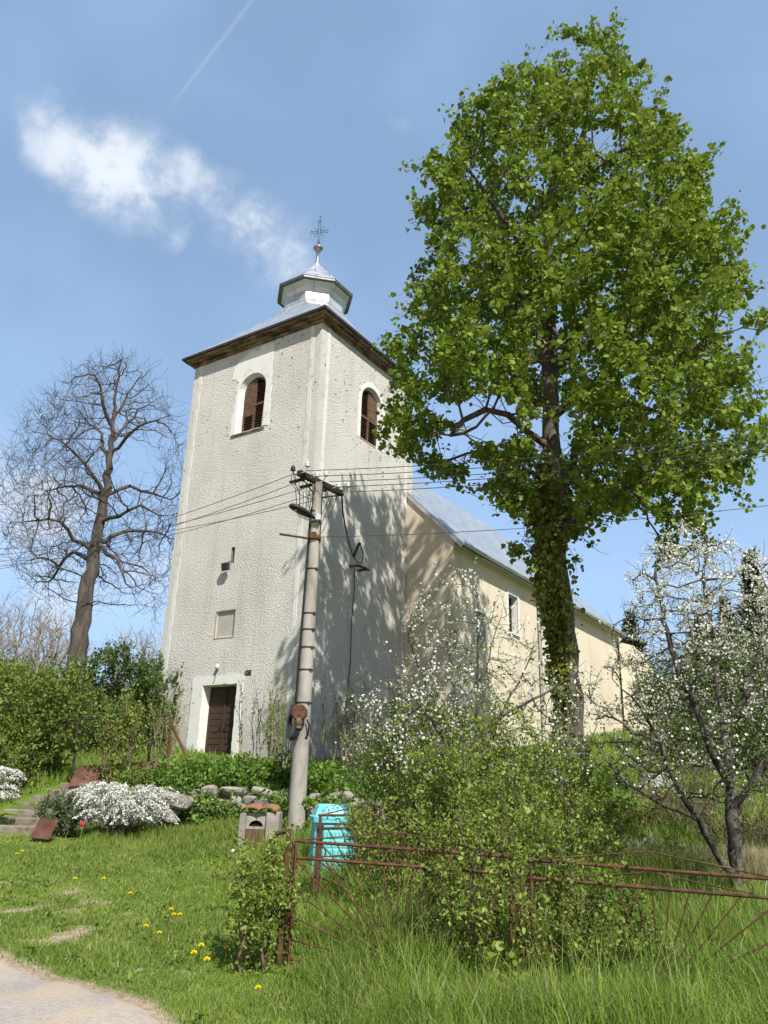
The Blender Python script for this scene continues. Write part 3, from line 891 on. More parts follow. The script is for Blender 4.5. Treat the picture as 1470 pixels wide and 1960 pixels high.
# roof planes with thickness, verge flashing, half-round gutter
EO = .34; slope = (ZR - ZE) / HW
mb = MB(); sE = S1 + .15; rE = 19.3
def roofz(v): return ZR + .06 - abs(v - UC) * slope
e0 = -KN - EO; e1 = WL + KN + EO
for th in (0,):
    mb.poly(NP(S0 - .06, e0, roofz(e0)), NP(sE, e0, roofz(e0)), NP(rE, UC, ZR + .06), NP(S0 - .06, UC, ZR + .06))
    mb.poly(NP(sE, e1, roofz(e1)), NP(S0 - .06, e1, roofz(e1)), NP(S0 - .06, UC, ZR + .06), NP(rE, UC, ZR + .06))
    a1, a2 = NP(sE + 2.9, 0.9, ZE - .32), NP(sE + 2.9, WL - .9, ZE - .32)
    mb.poly(NP(sE, e0, roofz(e0)), a1, NP(rE, UC, ZR + .06)); mb.poly(a1, a2, NP(rE, UC, ZR + .06)); mb.poly(a2, NP(sE, e1, roofz(e1)), NP(rE, UC, ZR + .06))
mb.build('nave_roof', M['naveroof'], church)
mb = MB()
mb.add([NP(S0 - .07, e0, roofz(e0) - .015), NP(S0 - .07, UC, ZR + .045), NP(S0 - .07, UC, ZR - .12), NP(S0 - .07, e0, roofz(e0) - .17)], [(0, 1, 2, 3)])
mb.add([NP(S0 - .07, e0, roofz(e0) - .17), NP(S0 - .07, UC, ZR - .12), NP(S0 + .02, UC, ZR - .12), NP(S0 + .02, e0, roofz(e0) - .17)], [(0, 1, 2, 3)])
mb.build('verge_board', M['zinc'], church)
mb = MB(); mb.poly(NP(S0 - .05, e0 + .03, roofz(e0) - .13), NP(S0 - .05, -KN + .0, ZE - .10), NP(S1 + .1, -KN + .0, ZE - .10), NP(S1 + .1, e0 + .03, roofz(e0) - .13))
mb.build('eave_soffit', M['nave_white'], church)
mb = MB(); L = []
gA, gB = NP(S0 - .1, e0 - .07, roofz(e0) - .02), NP(sE, e0 - .07, roofz(e0) - .02); nn = 9
ang = [PI + PI * k / nn for k in range(nn + 1)]
ra = [gA - U * (.075 * math.cos(a) * -1) + ZZ * .075 * math.sin(a) for a in ang]; rb = [p + (gB - gA) for p in ra]
for k in range(nn): mb.add([ra[k], ra[k + 1], rb[k + 1], rb[k]], [(0, 1, 2, 3)], True)
mb.add(ra, [tuple(range(nn + 1))])
for k in range(18): p = gA + (gB - gA) * (k + .5) / 18; mb.tube([p - U * (.08 * math.cos(a) * -1) + ZZ * .08 * math.sin(a) for a in ang], .008, 4)
mb.build('gutter', M['zinc'], church)
mb = MB(); p = PN(11.35, 8.72, .42); mb.tube([p + ZZ * .22, p, PN(11.35, 8.35, .1), PN(11.35, 3.4, .1)], .055, 10); mb.build('downpipe', M['zinc'], church)
# white band under the eave
mb = MB(); mb.boxf(PN(S0 + .02, 8.78, .025), R_ * (S1 - S0 - .04), U * .03, ZZ * .2); mb.build('cornice_band', M['nave_white'], church)
# east end with turned facets and its battered buttress
mb = MB(); aps = [(S1, -KN), (S1 + 2.6, 1.0), (S1 + 2.6, WL - 1.0), (S1, WL + KN)]
for i in range(3): mb.poly(NP(*aps[i], 2.5), NP(*aps[i + 1], 2.5), NP(*aps[i + 1], ZE - .05), NP(*aps[i], ZE - .05))
mb.build('apse_wall', M['apse_stain'], church)
mb = MB(); c = NP(S1 + .1, -KN, 0); od = (-U * .9 + R_ * .55).normalized(); sd_ = od.cross(ZZ).normalized()
pf = [(-.2, 2.5), (2.6, 2.5), (2.35, 5.2), (1.75, 6.6), (.9, 7.9), (.45, 8.35), (-.2, 8.5)]
lft = [c + od * a + ZZ * z + sd_ * .55 for a, z in pf]; rgt = [c + od * a + ZZ * z - sd_ * .55 for a, z in pf]
mb.poly(*lft); mb.poly(*rgt[::-1])
for i in range(1, 6): mb.poly(lft[i], rgt[i], rgt[i + 1], lft[i + 1])
mb.build('buttress', M['nave'], church)

# ================================================================== fixtures on the tower
f = empty('floodlight', PL(2.82, 7.5, .05)); tag(f, 'small dark floodlight on a bracket below the slit window of the tower', 'floodlight')
mb = MB(); mb.box(PL(2.86, 7.50, .15), U * .12, -R_ * .045 - ZZ * .02, ZZ * .11 - R_ * .02); mb.build('lamp_housing', M['lampgrey'], f, bevel=.008)
mb = MB(); mb.box(PL(2.86, 7.49, .20), U * .10, -R_ * .008 - ZZ * .003, ZZ * .09 - R_ * .017); mb.build('glass', M['lampgrey'], f)
mb = MB(); mb.tube([PL(2.78, 7.66, 0), PL(2.80, 7.66, .08), PL(2.84, 7.60, .12)], .014, 6); mb.tube([PL(2.84, 7.6, .12), PL(2.84, 7.5, .13)], .012, 6); mb.build('bracket', M['iron'], f)
f = empty('wall_hook', PL(2.88, 4.72, .0)); tag(f, 'small ceramic hook with a wire tail in the wall above the brown door', 'hook')
mb = MB(); mb.lathe(PL(2.88, 4.68, .06), [(.02, -.05), (.05, -.02), (.055, .04), (.03, .08), (.015, .10)], 12); mb.build('insulator', M['ceramic'], f)
mb = MB(); mb.tube([PL(2.88, 4.70, 0), PL(2.88, 4.70, .08), PL(2.87, 4.62, .09), PL(2.93, 4.50, .05), PL(2.95, 4.36, .04), PL(3.02, 4.22, .035)], .008, 6); mb.build('wire_tail', M['iron'], f)
f = empty('cable_bracket', PR(2.05, 7.75)); tag(f, 'rusty cable bracket with insulator on the shaded side wall of the tower', 'bracket')
mb = MB(); mb.boxf(PR(1.85, 7.60, .0), R_ * .06, -U * .30, ZZ * .06); mb.boxf(PR(2.32, 7.60, .0), R_ * .06, -U * .30, ZZ * .06); mb.boxf(PR(1.80, 7.605, .26), R_ * .64, -U * .06, ZZ * .05); mb.build('arm', M['rust'], f)
for s in (2.0, 2.3): MB().lathe(PR(s, 7.67, .29), [(.02, -.02), (.045, .0), (.05, .05), (.03, .09), (.035, .11), (.01, .13)], 10).build('insulator', M['ceramic'], f)
mb = MB(); mb.tube([PR(2.05, 7.95, .0), PR(2.05, 8.22, .12), PR(2.03, 8.34, .20), PR(1.97, 8.30, .27)], .035, 8); mb.tube([PR(1.97, 8.3, .27), PR(2.05, 8.0, .34), PR(2.02, 7.72, .33)], .014, 6); mb.build('conduit', M['iron'], f)
mb = MB(); mb.tube([PR(2.1, 7.62, .02), PR(2.12, 7.0, .03), PR(2.05, 6.0, .03), PR(2.08, 5.0, .03), PR(1.98, 4.0, .03), PR(1.96, 2.6, .03)], .012, 6)
tag(mb.build('wall_cable', M['black']), 'thin dark cable running down the tower wall below the rusty bracket', 'cable')

# ================================================================== UTILITY POLE
pb = at(565, 1590, 14); pt = at(609, 925, 14); pb = Vector((pb.x, 14, .4)); pt = Vector((pt.x, 14.0, pt.z))
pole = empty('utility_pole', pb); tag(pole, 'round grey concrete utility pole with rusty bands standing in front of the tower', 'utility pole')
def pp(z, out=0, ang=0.0):
    k = (z - pb.z) / (pt.z - pb.z); p = pb + (pt - pb) * k; r = .158 + (.086 - .158) * k
    return p + Vector((math.cos(ang), math.sin(ang), 0)) * (r + out), r
mb = MB(); zs = np.linspace(.4, pt.z, 24); mb.tube([pb + (pt - pb) * ((z - pb.z) / (pt.z - pb.z)) for z in zs], [pp(z)[1] for z in zs], 28); mb.build('shaft', M['pole'], pole)
for py in (1000, 1090, 1175, 1206, 1240, 1283, 1346):
    z = at(590, py, 14).z; c, r = pp(z, 0, 0); c = c - Vector((r, 0, 0))
    mb = MB(); mb.lathe(c, [(r + .002, -.012), (r + .009, -.012), (r + .009, .012), (r + .002, .012)], 24); mb.box(c + Vector((r * .6 + .02, -r * .8, 0)), (.02, 0, 0), (0, .02, 0), (0, 0, .018)); mb.build('clamp_band', M['iron'], pole)
z = at(590, 1030, 14).z; c, r = pp(z); c = c - Vector((r, 0, 0))
mb = MB(); mb.lathe(c, [(r, -.05), (r + .02, -.05), (r + .02, .05), (r, .05)], 24); mb.box(c + Vector((-.02, -r - .02, .02)), (.06, 0, 0), (0, .03, 0), (0, 0, .06)); mb.build('rusty_collar', M['rust'], pole)
mb = MB(); mb.tube([at(600, 1032, 13.95), at(535, 1022, 13.75)], .022, 8); mb.build('rusty_stub_pipe', M['rust'], pole)
# crossarm running away from us
xa = at(572, 905, 13.6); xb = Vector((-.85, 14.63, xa.z)); xd = (xb - xa).normalized(); xs = xd.cross(ZZ).normalized()
mb = MB(); mb.boxf(xa - xs * .05 - ZZ * .05, (xb - xa), xs * .10, ZZ * .10)
mb.boxf(xa - xs * .05 - ZZ * .10 + xd * .1, xd * .05, -xs * .28, ZZ * .04); mb.boxf(xa - xs * .05 - ZZ * .10 + xd * .4, xd * .05, -xs * .28, ZZ * .04); mb.tube([xa + xd * .05 - ZZ * .05, pt - ZZ * .3], .014, 6); mb.tube([xb - xd * .05 - ZZ * .05, pt - ZZ * .3], .014, 6)
mb.build('crossarm', M['iron'], pole)
ins = []
for k, t_ in enumerate((.02, .24, .44, .74, .97)):
    for sgn in (-1, 1):
        p = xa + (xb - xa) * t_ + xs * (.02 if sgn > 0 else -.02)
        q = p - xs * sgn * -.16 + ZZ * (.13 if (k + sgn) % 2 else .02)
        mb = MB(); mb.tube([p, p + xs * sgn * .12, q - ZZ * .03], .010, 6)
        mb.lathe(q, [(.018, -.04), (.048, -.035), (.05, -.015), (.03, .0), (.045, .012), (.045, .03), (.025, .045), (.03, .06), (.012, .07)], 12)
        mb.build('insulator', M['ceramic'] if sgn > 0 else M['iron'], pole); ins.append((q, sgn))
# drip loops and jumpers
rng = np.random.default_rng(11)
mb = MB()
for k in range(7):
    a = xa + (xb - xa) * (k / 6.5) + xs * rng.uniform(-.2, .2) + ZZ * rng.uniform(-.05, .12); e, _ = pp(pt.z - .35 - .12 * k, .015, rng.uniform(2.6, 5.6))
    mid = (a + e) / 2 - ZZ * rng.uniform(.15, .4) + xs * rng.uniform(-.15, .15); mb.tube([a, a * .6 + mid * .4 - ZZ * .05, mid, mid * .4 + e * .6 - ZZ * .04, e], .007, 5)
for k in range(5):
    x0 = xa + xd * (.05 + .11 * k) - xs * .22 + ZZ * .06
    mb.tube([x0, x0 - ZZ * .18 - xs * .02, x0 - ZZ * .28 + xd * .12, x0 - ZZ * .36 + xd * .14, x0 - ZZ * .75 + xd * (.22 - .04 * k), x0 - ZZ * .80 + xd * (.32 - .04 * k)], .007, 5)
mb.build('jumper_wires', M['black'], pole)
mb = MB()
for dx, dth in ((0, 0), (.02, .3)):
    pts = [pp(z, .018, PI * 1.05 + dth)[0] for z in np.linspace(pt.z - .55, 3.0, 14)]; mb.tube(pts, .013, 6)
pts = [pp(z, .014, -.35)[0] for z in np.linspace(pt.z - .15, at(600, 1040, 14).z, 8)]; mb.tube(pts, .009, 6)
mb.build('riser_cable', M['black'], pole)
# junction box with its looped cables
c = at(573, 1364, 13.72)
jb = MB().lathe(Vector((0, 0, 0)), [(.13, -.05), (.145, -.045), (.145, .045), (.12, .06)], 8, PI / 8, False)
rot = Matrix.Rotation(PI / 2, 3, 'X'); jb.v = [tuple(rot @ Vector(v) + c) for v in jb.v]
jo = jb.build('junction_box', M['rust'], pole, bevel=.006)
MB().lathe(c - ZZ * .14, [(.05, -.12), (.055, -.10), (.055, -.06), (.07, -.05), (.07, .05)], 12).build('cable_gland', simple('brass_brown_gland', (.20, .13, .08), (.27, .18, .11), 9, .6, .3), pole)
mb = MB()
for dx in (-.03, .0, .03):
    a = c - ZZ * .25 + Vector((dx, 0, 0)); mb.tube([a, a + Vector((-.03, -.01, -.10)), a + Vector((-.10, 0, -.20)), a + Vector((-.16, .04, -.12)), a + Vector((-.17, .08, .1)), a + Vector((-.13, .2, .4))], .017, 8)
mb.tube([c + Vector((.13, .1, -.1)), c + Vector((.17, .1, -.2)), c + Vector((.15, .15, -.36)), c + Vector((.10, .18, -.42))], .015, 8)
mb.build('looped_cable', M['black'], pole)
# street lamp clamped to the pole
lp = at(604, 994, 13.86); lamp = empty('street_lamp', lp); tag(lamp, 'slim black street lamp head clamped to the concrete pole', 'street lamp')
tip = at(554, 967, 13.55); ld = (tip - lp).normalized(); lx = ld.cross(ZZ).normalized(); lz = lx.cross(ld).normalized()
if lz.z < 0: lz = -lz
mb = MB(); L = (tip - lp).length; vs = []; prof = [(.0, .04), (.12, .05), (.2, .075), (.5, .115), (.8, .11), (.95, .07), (1.0, .025)]
for u_, w_ in prof:
    for k in range(12):
        a = 2 * PI * k / 12; vs.append(lp + ld * L * u_ + lx * w_ * math.cos(a) + lz * (.62 * w_ + .012) * (math.sin(a) if math.sin(a) > 0 else .45 * math.sin(a)))
mb.add(vs, [(i * 12 + k, i * 12 + (k + 1) % 12, (i + 1) * 12 + (k + 1) % 12, (i + 1) * 12 + k) for i in range(6) for k in range(12)], True); mb.add(vs[-12:], [tuple(range(12))])
mb.build('lamp_head', M['lampgrey'], lamp)
mb = MB(); q = lp + ld * L * .72 - lz * .024; mb.lathe(q, [(.001, -.014), (.035, -.012), (.045, .0), (.04, .01)], 14); mb.build('lens', M['lens'], lamp)
mb = MB(); mb.tube([lp - ld * .06, lp + ld * .1], .028, 10); mb.box(lp + Vector((.05, .0, .03)), (.05, 0, 0), (0, .07, 0), (0, 0, .055)); mb.build('mounting_bracket', M['steelblue'], lamp, bevel=.006)


# overhead wires
def sagwire(a, b_, sag, n=28): return [a + (b_ - a) * (k / n) - ZZ * sag * 4 * (k / n) * (1 - k / n) for k in range(n + 1)]


wl_end = [at(-70, 1082, 26), at(-70, 1096, 26), at(-70, 1064, 25.6), at(-70, 1088, 25), at(-70, 1050, 25)]
wr_end = [at(1560, 817, 10.6), at(1560, 828, 10.9), at(1560, 842, 11.2), at(1560, 848, 11.5), at(1560, 860, 11.8)]
names = ['topmost', 'second', 'third', 'fourth', 'lowest']
Ls = sorted([q for q, s in ins if s < 0], key=lambda q: q.y); Rs = sorted([q for q, s in ins if s > 0], key=lambda q: q.y)
for k in range(5):
    q = xa + (xb - xa) * (k / 4) - xs * .2
    tag(MB().tube(sagwire(q, wl_end[k], .35), .0075, 4).build('overhead_wire', M['wire']), 'thin overhead wire running left from the pole towards the bare tree', 'wire', 'wires left of the pole')
for k in range(5):
    q = xa + (xb - xa) * (k / 4) + xs * .2
    tag(MB().tube(sagwire(q, wr_end[k], .12), .0075, 4).build('overhead_wire', M['wire']), 'thin overhead wire running right from the pole across the linden crown', 'wire', 'wires right of the pole')
a = at(612, 1028, 13.9); tag(MB().tube(sagwire(a, at(1560, 957, 12), .12), .006, 4).build('stay_wire', M['wire']), 'single thin wire from the rusty pole collar past the church gable', 'wire')
a = xb - ZZ * .05; b_ = PR(2.0, 7.72, .33); tag(MB().tube([a, a - ZZ * .25 + (b_ - a) * .06, a + (b_ - a) * .25 - ZZ * .45, a + (b_ - a) * .5 - ZZ * .50, a + (b_ - a) * .75 - ZZ * .32, b_], .016, 8).build('service_cable', M['black']), 'thick black cable drooping from the pole to the tower wall', 'cable')

# ================================================================== TREES
def row_points(rows, n, d0, rng, depth_k=.9, maxdepth=9, lobes=0, lobe_r=.9, keep=None):
    """fill a crown: rows = (height, left x, right x) in metres at distance d0; round in plan"""
    H = np.array([q[0] for q in rows]); Lx = np.array([q[1] for q in rows]); Rx = np.array([q[2] for q in rows])
    o = np.argsort(H); H, Lx, Rx = H[o], Lx[o], Rx[o]
    zz = np.linspace(H[0], H[-1], 400); wgt = (np.interp(zz, H, Rx) - np.interp(zz, H, Lx)) ** 1.7; cdf = np.cumsum(wgt) / wgt.sum()
    out = []
    while sum(len(q) for q in out) < n:
        k = n * 2
        z = np.interp(rng.random(k), cdf, zz); a, b_ = np.interp(z, H, Lx), np.interp(z, H, Rx)
        h = (b_ - a) / 2; c = (a + b_) / 2
        ang = rng.random(k) * 2 * PI; rad = rng.random(k) ** .42
        x = c + h * rad * np.cos(ang); y = d0 + np.minimum(h * depth_k, maxdepth) * rad * np.sin(ang)
        x = x * (1 + (y / d0 - 1) * .55)           # keep the far and near sides inside the same silhouette
        z2 = EYE + (z - EYE) * (1 + (y / d0 - 1) * .55)
        P = np.stack([x, y, z2], 1)
        if keep is not None: P = P[keep(P)]
        out.append(P)
    return np.concatenate(out)[:n]


def pxrows(rows, d):
    o = []
    for (py, l, r) in rows:
        a, b_ = at(l, py, d), at(r, py, d); o.append(((a.z + b_.z) / 2, a.x, b_.x))
    return o


def void_noise(seed, s=1.0):
    r = np.random.default_rng(seed); ks = r.normal(size=(7, 3)) * s; ph = r.random(7) * 6.28
    return lambda P: sum(np.sin(P @ k + p) for k, p in zip(ks, ph)) / 2.6


# ---- the big linden
rng = np.random.default_rng(21)
LD = 14.6
lrows = pxrows([(44, 1178, 1222), (100, 1010, 1235), (150, 965, 1236), (205, 880, 1250), (260, 862, 1300), (320, 822, 1372), (400, 782, 1370), (460, 795, 1405), (520, 785, 1440), (580, 755, 1438), (640, 742, 1462), (700, 735, 1470), (780, 735, 1475), (850, 735, 1468), (905, 800, 1445), (950, 895, 1420), (1000, 905, 1385), (1040, 960, 1330), (1085, 985, 1290)], LD)
vn = void_noise(4, .95); vsmall = void_noise(9, 2.0)
HOLES = [(935, 800, 62), (870, 855, 40), (1160, 275, 34), (1200, 1050, 58), (880, 790, 30), (1150, 1080, 40), (960, 1010, 30), (1230, 1010, 40)]
HC = [(np.array(at(px, py, LD)), r / 1500 * LD) for px, py, r in HOLES]


def lkeep(P):
    k = vn(P) > -.62
    d = P / P[:, 1:2] * LD; d[:, 2] = EYE + (P[:, 2] - EYE) / P[:, 1] * LD
    for c, r in HC: k &= ((d - c) ** 2).sum(1) > r * r
    return k


AL = row_points(lrows, 3400, LD, rng, .95, 4.2, keep=lkeep)
tb = at(1102, 1598, LD); tb.z = gz(tb.x, LD) - .2
tp = [np.array(tb)] + [np.array(at(x, y, LD + dd)) for x, y, dd in [(1098, 1500, 0), (1090, 1380, 0), (1082, 1250, 0), (1070, 1120, 0), (1062, 1000, .05), (1057, 860, .1), (1052, 740, .1), (1050, 650, .1), (1058, 560, .15), (1050, 470, .2), (1052, 380, .2), (1065, 300, .2)]]
tn = []; tpar = []
for i in range(len(tp) - 1):
    n = max(2, int(np.linalg.norm(tp[i + 1] - tp[i]) / .33))
    for k in range(n): tn.append(tp[i] + (tp[i + 1] - tp[i]) * k / n + (rng.normal(size=3) * .02 if i else 0)); tpar.append(len(tn) - 2)
base_n = len(tn)
# main limbs read off the picture: pixel polylines from the trunk with depth offsets
limbs = [[(1040, 855, .1), (1010, 830, -.2), (968, 793, -.6), (930, 783, -.9), (893, 800, -1.2), (865, 830, -1.5)],
         [(1035, 690, .1), (990, 700, .3), (940, 697, .6), (880, 712, .9), (830, 760, 1.2)],
         [(1040, 690, .0), (1018, 640, -.4), (990, 590, -.8), (930, 555, -1.1), (870, 520, -1.4)],
         [(1060, 1010, 0), (1110, 1000, -.4), (1150, 965, -.8), (1190, 940, -1.1), (1260, 915, -1.3)],
         [(1062, 730, .1), (1085, 680, .5), (1120, 655, .8), (1200, 640, 1.2), (1290, 610, 1.6)],
         [(1060, 780, -.1), (1110, 760, -.6), (1180, 700, -1.0), (1270, 690, -1.4), (1350, 660, -1.6)],
         [(1062, 560, .1), (1110, 540, .4), (1180, 460, .5), (1250, 400, .6), (1310, 330, .7)],
         [(1065, 330, .2), (1110, 270, .1), (1150, 200, 0), (1185, 130, 0), (1190, 65, 0)],
         [(1080, 960, .2), (1095, 900, .6), (1105, 830, 1.0), (1150, 790, 1.3), (1240, 780, 1.7)],
         [(1058, 560, .1), (1000, 470, -.3), (950, 400, -.5), (900, 330, -.6)],
         [(1052, 640, .2), (1000, 560, .8), (960, 460, 1.2), (930, 370, 1.4)],
         [(1070, 380, .2), (1130, 330, -.5), (1190, 290, -.9)],
         [(1045, 930, .2), (1000, 890, .7), (960, 850, 1.0), (860, 880, 1.4)]]
for lb in limbs:
    pts = [np.array(at(x, y, LD + d)) for x, y, d in lb]
    i0 = int(((np.array(tn[:base_n]) - pts[0]) ** 2).sum(1).argmin()); prev = i0; cur = tn[i0]
    for q in pts[1:]:
        n = max(1, int(np.linalg.norm(q - cur) / .33)); st = cur
        for k in range(1, n + 1): tn.append(st + (q - st) * k / n + rng.normal(size=3) * .03); tpar.append(prev); prev = len(tn) - 1
        cur = q
NA, PA = grow(AL, tn, tpar, .28, .40, 70, rng, (0, 0, .10), .22)
nb = len(NA)
isleafy = np.ones(nb, bool); isleafy[:len(tn)] = False
NA, PA = add_twigs(NA, PA, rng, 1, .45, isleafy, .05, 2, .8)
r = radii(PA, .0055, .30)
r[:base_n] = np.interp(NA[:base_n, 2], [.8, 1.6, 4, 7, 10, 12, 14, 15.5], [.38, .27, .225, .19, .165, .135, .10, .06])
lin = empty('linden_tree', tb); tag(lin, 'tall leafy linden in fresh green leaf beside the church nave', 'tree')
tsel = np.zeros(len(NA), bool); tsel[:base_n] = True
skeleton_mesh('trunk', NA, PA, r, M['bark'], lin, sel=tsel, kbig=16)
skeleton_mesh('branches', NA, PA, r, M['bark'], lin, sel=~tsel & (np.arange(len(NA)) > 0), kbig=8)
ends = np.where((r < .012) & (np.arange(len(NA)) >= len(tn)))[0]
LP = near_nodes(NA, PA, ends, rng, 18, .075)
LP = LP[(vsmall(LP) > -.75)]
LPk = lkeep(LP) | (rng.random(len(LP)) < .05); LP = LP[LPk]
tx = np.interp(LP[:, 2], [p[2] for p in tp], [p[0] for p in tp])
front = (np.abs(LP[:, 0] - tx * LP[:, 1] / LD) < .36) & (LP[:, 1] < LD + .1) & (LP[:, 2] < EYE + (11.2 - EYE) * LP[:, 1] / LD) & (LP[:, 2] > 5.0)
LP = LP[~front | (rng.random(len(LP)) < .10)]                # an open gap before the trunk, as in the photo
leaves('crown', LP, rng, .082, 'round', M['linden'], lin, up=.75, droop=.35)
print('linden', len(NA), len(LP))

# ---- ivy on the shaded side of its trunk
rng = np.random.default_rng(22)
zz = np.linspace(1.6, 7.9, 150); pts = []
tna = np.array(tn[:base_n])
for k in range(9500):
    z = rng.choice([rng.uniform(1.7, 7.6), rng.normal(5.6, 1.0)]); z = min(max(z, 1.6), 7.9)
    i = int(np.abs(tna[:, 2] - z).argmin()); c = tna[i]; a = rng.normal(PI * 1.15, .62); wv = .20 + .09 * abs(math.sin(2.1 * z)) * (z > 4.8) + abs(rng.normal()) * .075
    if z < 3.4: wv *= .92; a = PI * 1.15 + (a - PI * 1.15) * .75
    if rng.random() > .35 + .65 * sstep(np.array((z - 2.5) / 2)): continue
    pts.append((c[0] + wv * math.cos(a), c[1] + wv * math.sin(a), z + rng.normal() * .08))
ivy = empty('ivy', (tb.x - .3, LD - .3, 1.2)); tag(ivy, 'bronze green ivy climbing the left side of the linden trunk', 'ivy')
leaves('foliage', np.array(pts), rng, .075, 'round', M['ivy'], ivy, up=.2, droop=.6)
mb = MB()
for k in range(9):
    a = rng.normal(PI * 1.15, .5); pl = []
    for z in np.linspace(1.0, rng.uniform(4.5, 7.6), 16):
        i = int(np.abs(tna[:, 2] - z).argmin()); c = tna[i]; a += rng.normal() * .13; rr_ = r[i] + .012; pl.append(Vector((c[0] + rr_ * math.cos(a), c[1] + rr_ * math.sin(a), z)))
    mb.tube(pl, [.022 - .012 * q / 15 for q in range(16)], 5)
mb.build('stems', M['twig'], ivy)


# ---- bare tree at the left
rng = np.random.default_rng(31)
BD = 24.0
brows = pxrows([(672, 215, 245), (700, 150, 285), (740, 110, 318), (790, 50, 340), (840, 20, 352), (900, 2, 372), (960, -15, 372), (1010, -20, 360), (1060, 0, 345), (1100, 10, 335), (1150, 60, 325), (1195, 210, 310)], BD)
nz = void_noise(8, .8)
AB = row_points(brows, 3800, BD, rng, .8, 3.5, keep=lambda P: nz(P) > -.5)
bb = at(150, 1272, BD); base = np.array([bb.x + .05, BD, gz(bb.x, BD) - .2])
tp = [base] + [np.array(at(x, y, BD)) for x, y in [(150, 1250), (160, 1170), (174, 1095), (187, 1020), (200, 950), (210, 880), (216, 815), (224, 760)]]
tn = []; tpar = []
for i in range(len(tp) - 1):
    n = max(2, int(np.linalg.norm(tp[i + 1] - tp[i]) / .3))
    for k in range(n): tn.append(tp[i] + (tp[i + 1] - tp[i]) * k / n + (rng.normal(size=3) * .03 if i else 0)); tpar.append(len(tn) - 2)
base_n = len(tn)
limbs = [[(162, 1065, 0), (145, 1030, -.3), (115, 998, -.7), (75, 993, -1), (20, 1003, -1.3)], [(165, 1068, 0), (140, 1058, .2), (115, 1085, .4), (100, 1108, .5)],
         [(185, 955, 0), (165, 935, .4), (125, 930, .7), (75, 948, 1.0), (20, 938, 1.2)], [(198, 940, 0), (165, 890, -.5), (130, 850, -.8), (90, 830, -1.0), (50, 830, -1.2)],
         [(200, 1005, 0), (225, 985, -.4), (265, 970, -.7), (300, 985, -.9), (330, 1010, -1)], [(203, 1030, 0), (235, 1018, .4), (275, 1012, .8), (315, 1025, 1.1)],
         [(208, 940, 0), (250, 930, .6), (290, 945, 1.0), (330, 955, 1.3)], [(215, 870, 0), (240, 840, -.5), (270, 815, -.8), (320, 800, -1.1), (340, 785, -1.2)],
         [(212, 880, 0), (190, 830, .6), (160, 800, 1), (130, 770, 1.3)], [(218, 820, 0), (200, 770, -.5), (185, 720, -.8)], [(222, 790, 0), (245, 750, .4), (270, 715, .6)], [(200, 1045, 0), (225, 1070, -.6), (240, 1110, -1), (270, 1160, -1.2)],
         [(224, 760, 0), (228, 720, .1), (232, 690, .1)], [(216, 840, 0), (255, 800, 1.0), (300, 760, 1.5)]]
for lb in limbs:
    pts = [np.array(at(x, y, BD + d)) for x, y, d in lb]
    i0 = int(((np.array(tn[:base_n]) - pts[0]) ** 2).sum(1).argmin()); prev = i0; cur = tn[i0]
    for q in pts[1:]:
        n = max(1, int(np.linalg.norm(q - cur) / .3)); st = cur
        for k in range(1, n + 1): tn.append(st + (q - st) * k / n + rng.normal(size=3) * .045); tpar.append(prev); prev = len(tn) - 1
        cur = q
NA, PA = grow(AB, tn, tpar, .21, .30, 80, rng, (0, 0, .10), .20)
il = np.arange(len(NA)) >= len(tn)
NA, PA = add_twigs(NA, PA, rng, 2, .62, il, .38, 3, .7)
r = radii(PA, .0042, .30)
zb_ = NA[:, 2] - bb.z; r[:base_n] = np.interp(NA[:base_n, 2], [2.5, 5, 7.5, 9.5, 11, 12.6, 14], [.40, .29, .225, .165, .125, .085, .05]); 
pl_ = np.zeros(len(NA))
for i in range(base_n, len(NA)): pl_[i] = (pl_[PA[i]] if PA[i] >= base_n else 0) + np.linalg.norm(NA[i] - NA[PA[i]])
r[base_n:] = np.minimum(r[base_n:], np.maximum(.085 * (1 - pl_[base_n:] / 3.6), .006))
bare = empty('bare_tree', (bb.x, BD, gz(bb.x, BD))); tag(bare, 'tall leafless tree with a leaning thick trunk left of the church tower', 'tree')
tsel = np.zeros(len(NA), bool); tsel[:base_n] = True
skeleton_mesh('trunk', NA, PA, r, M['bark_bare'], bare, sel=tsel, kbig=12)
skeleton_mesh('branches', NA, PA, r, M['bark_bare'], bare, sel=~tsel & (np.arange(len(NA)) > 0), kbig=8)
print('bare', len(NA))


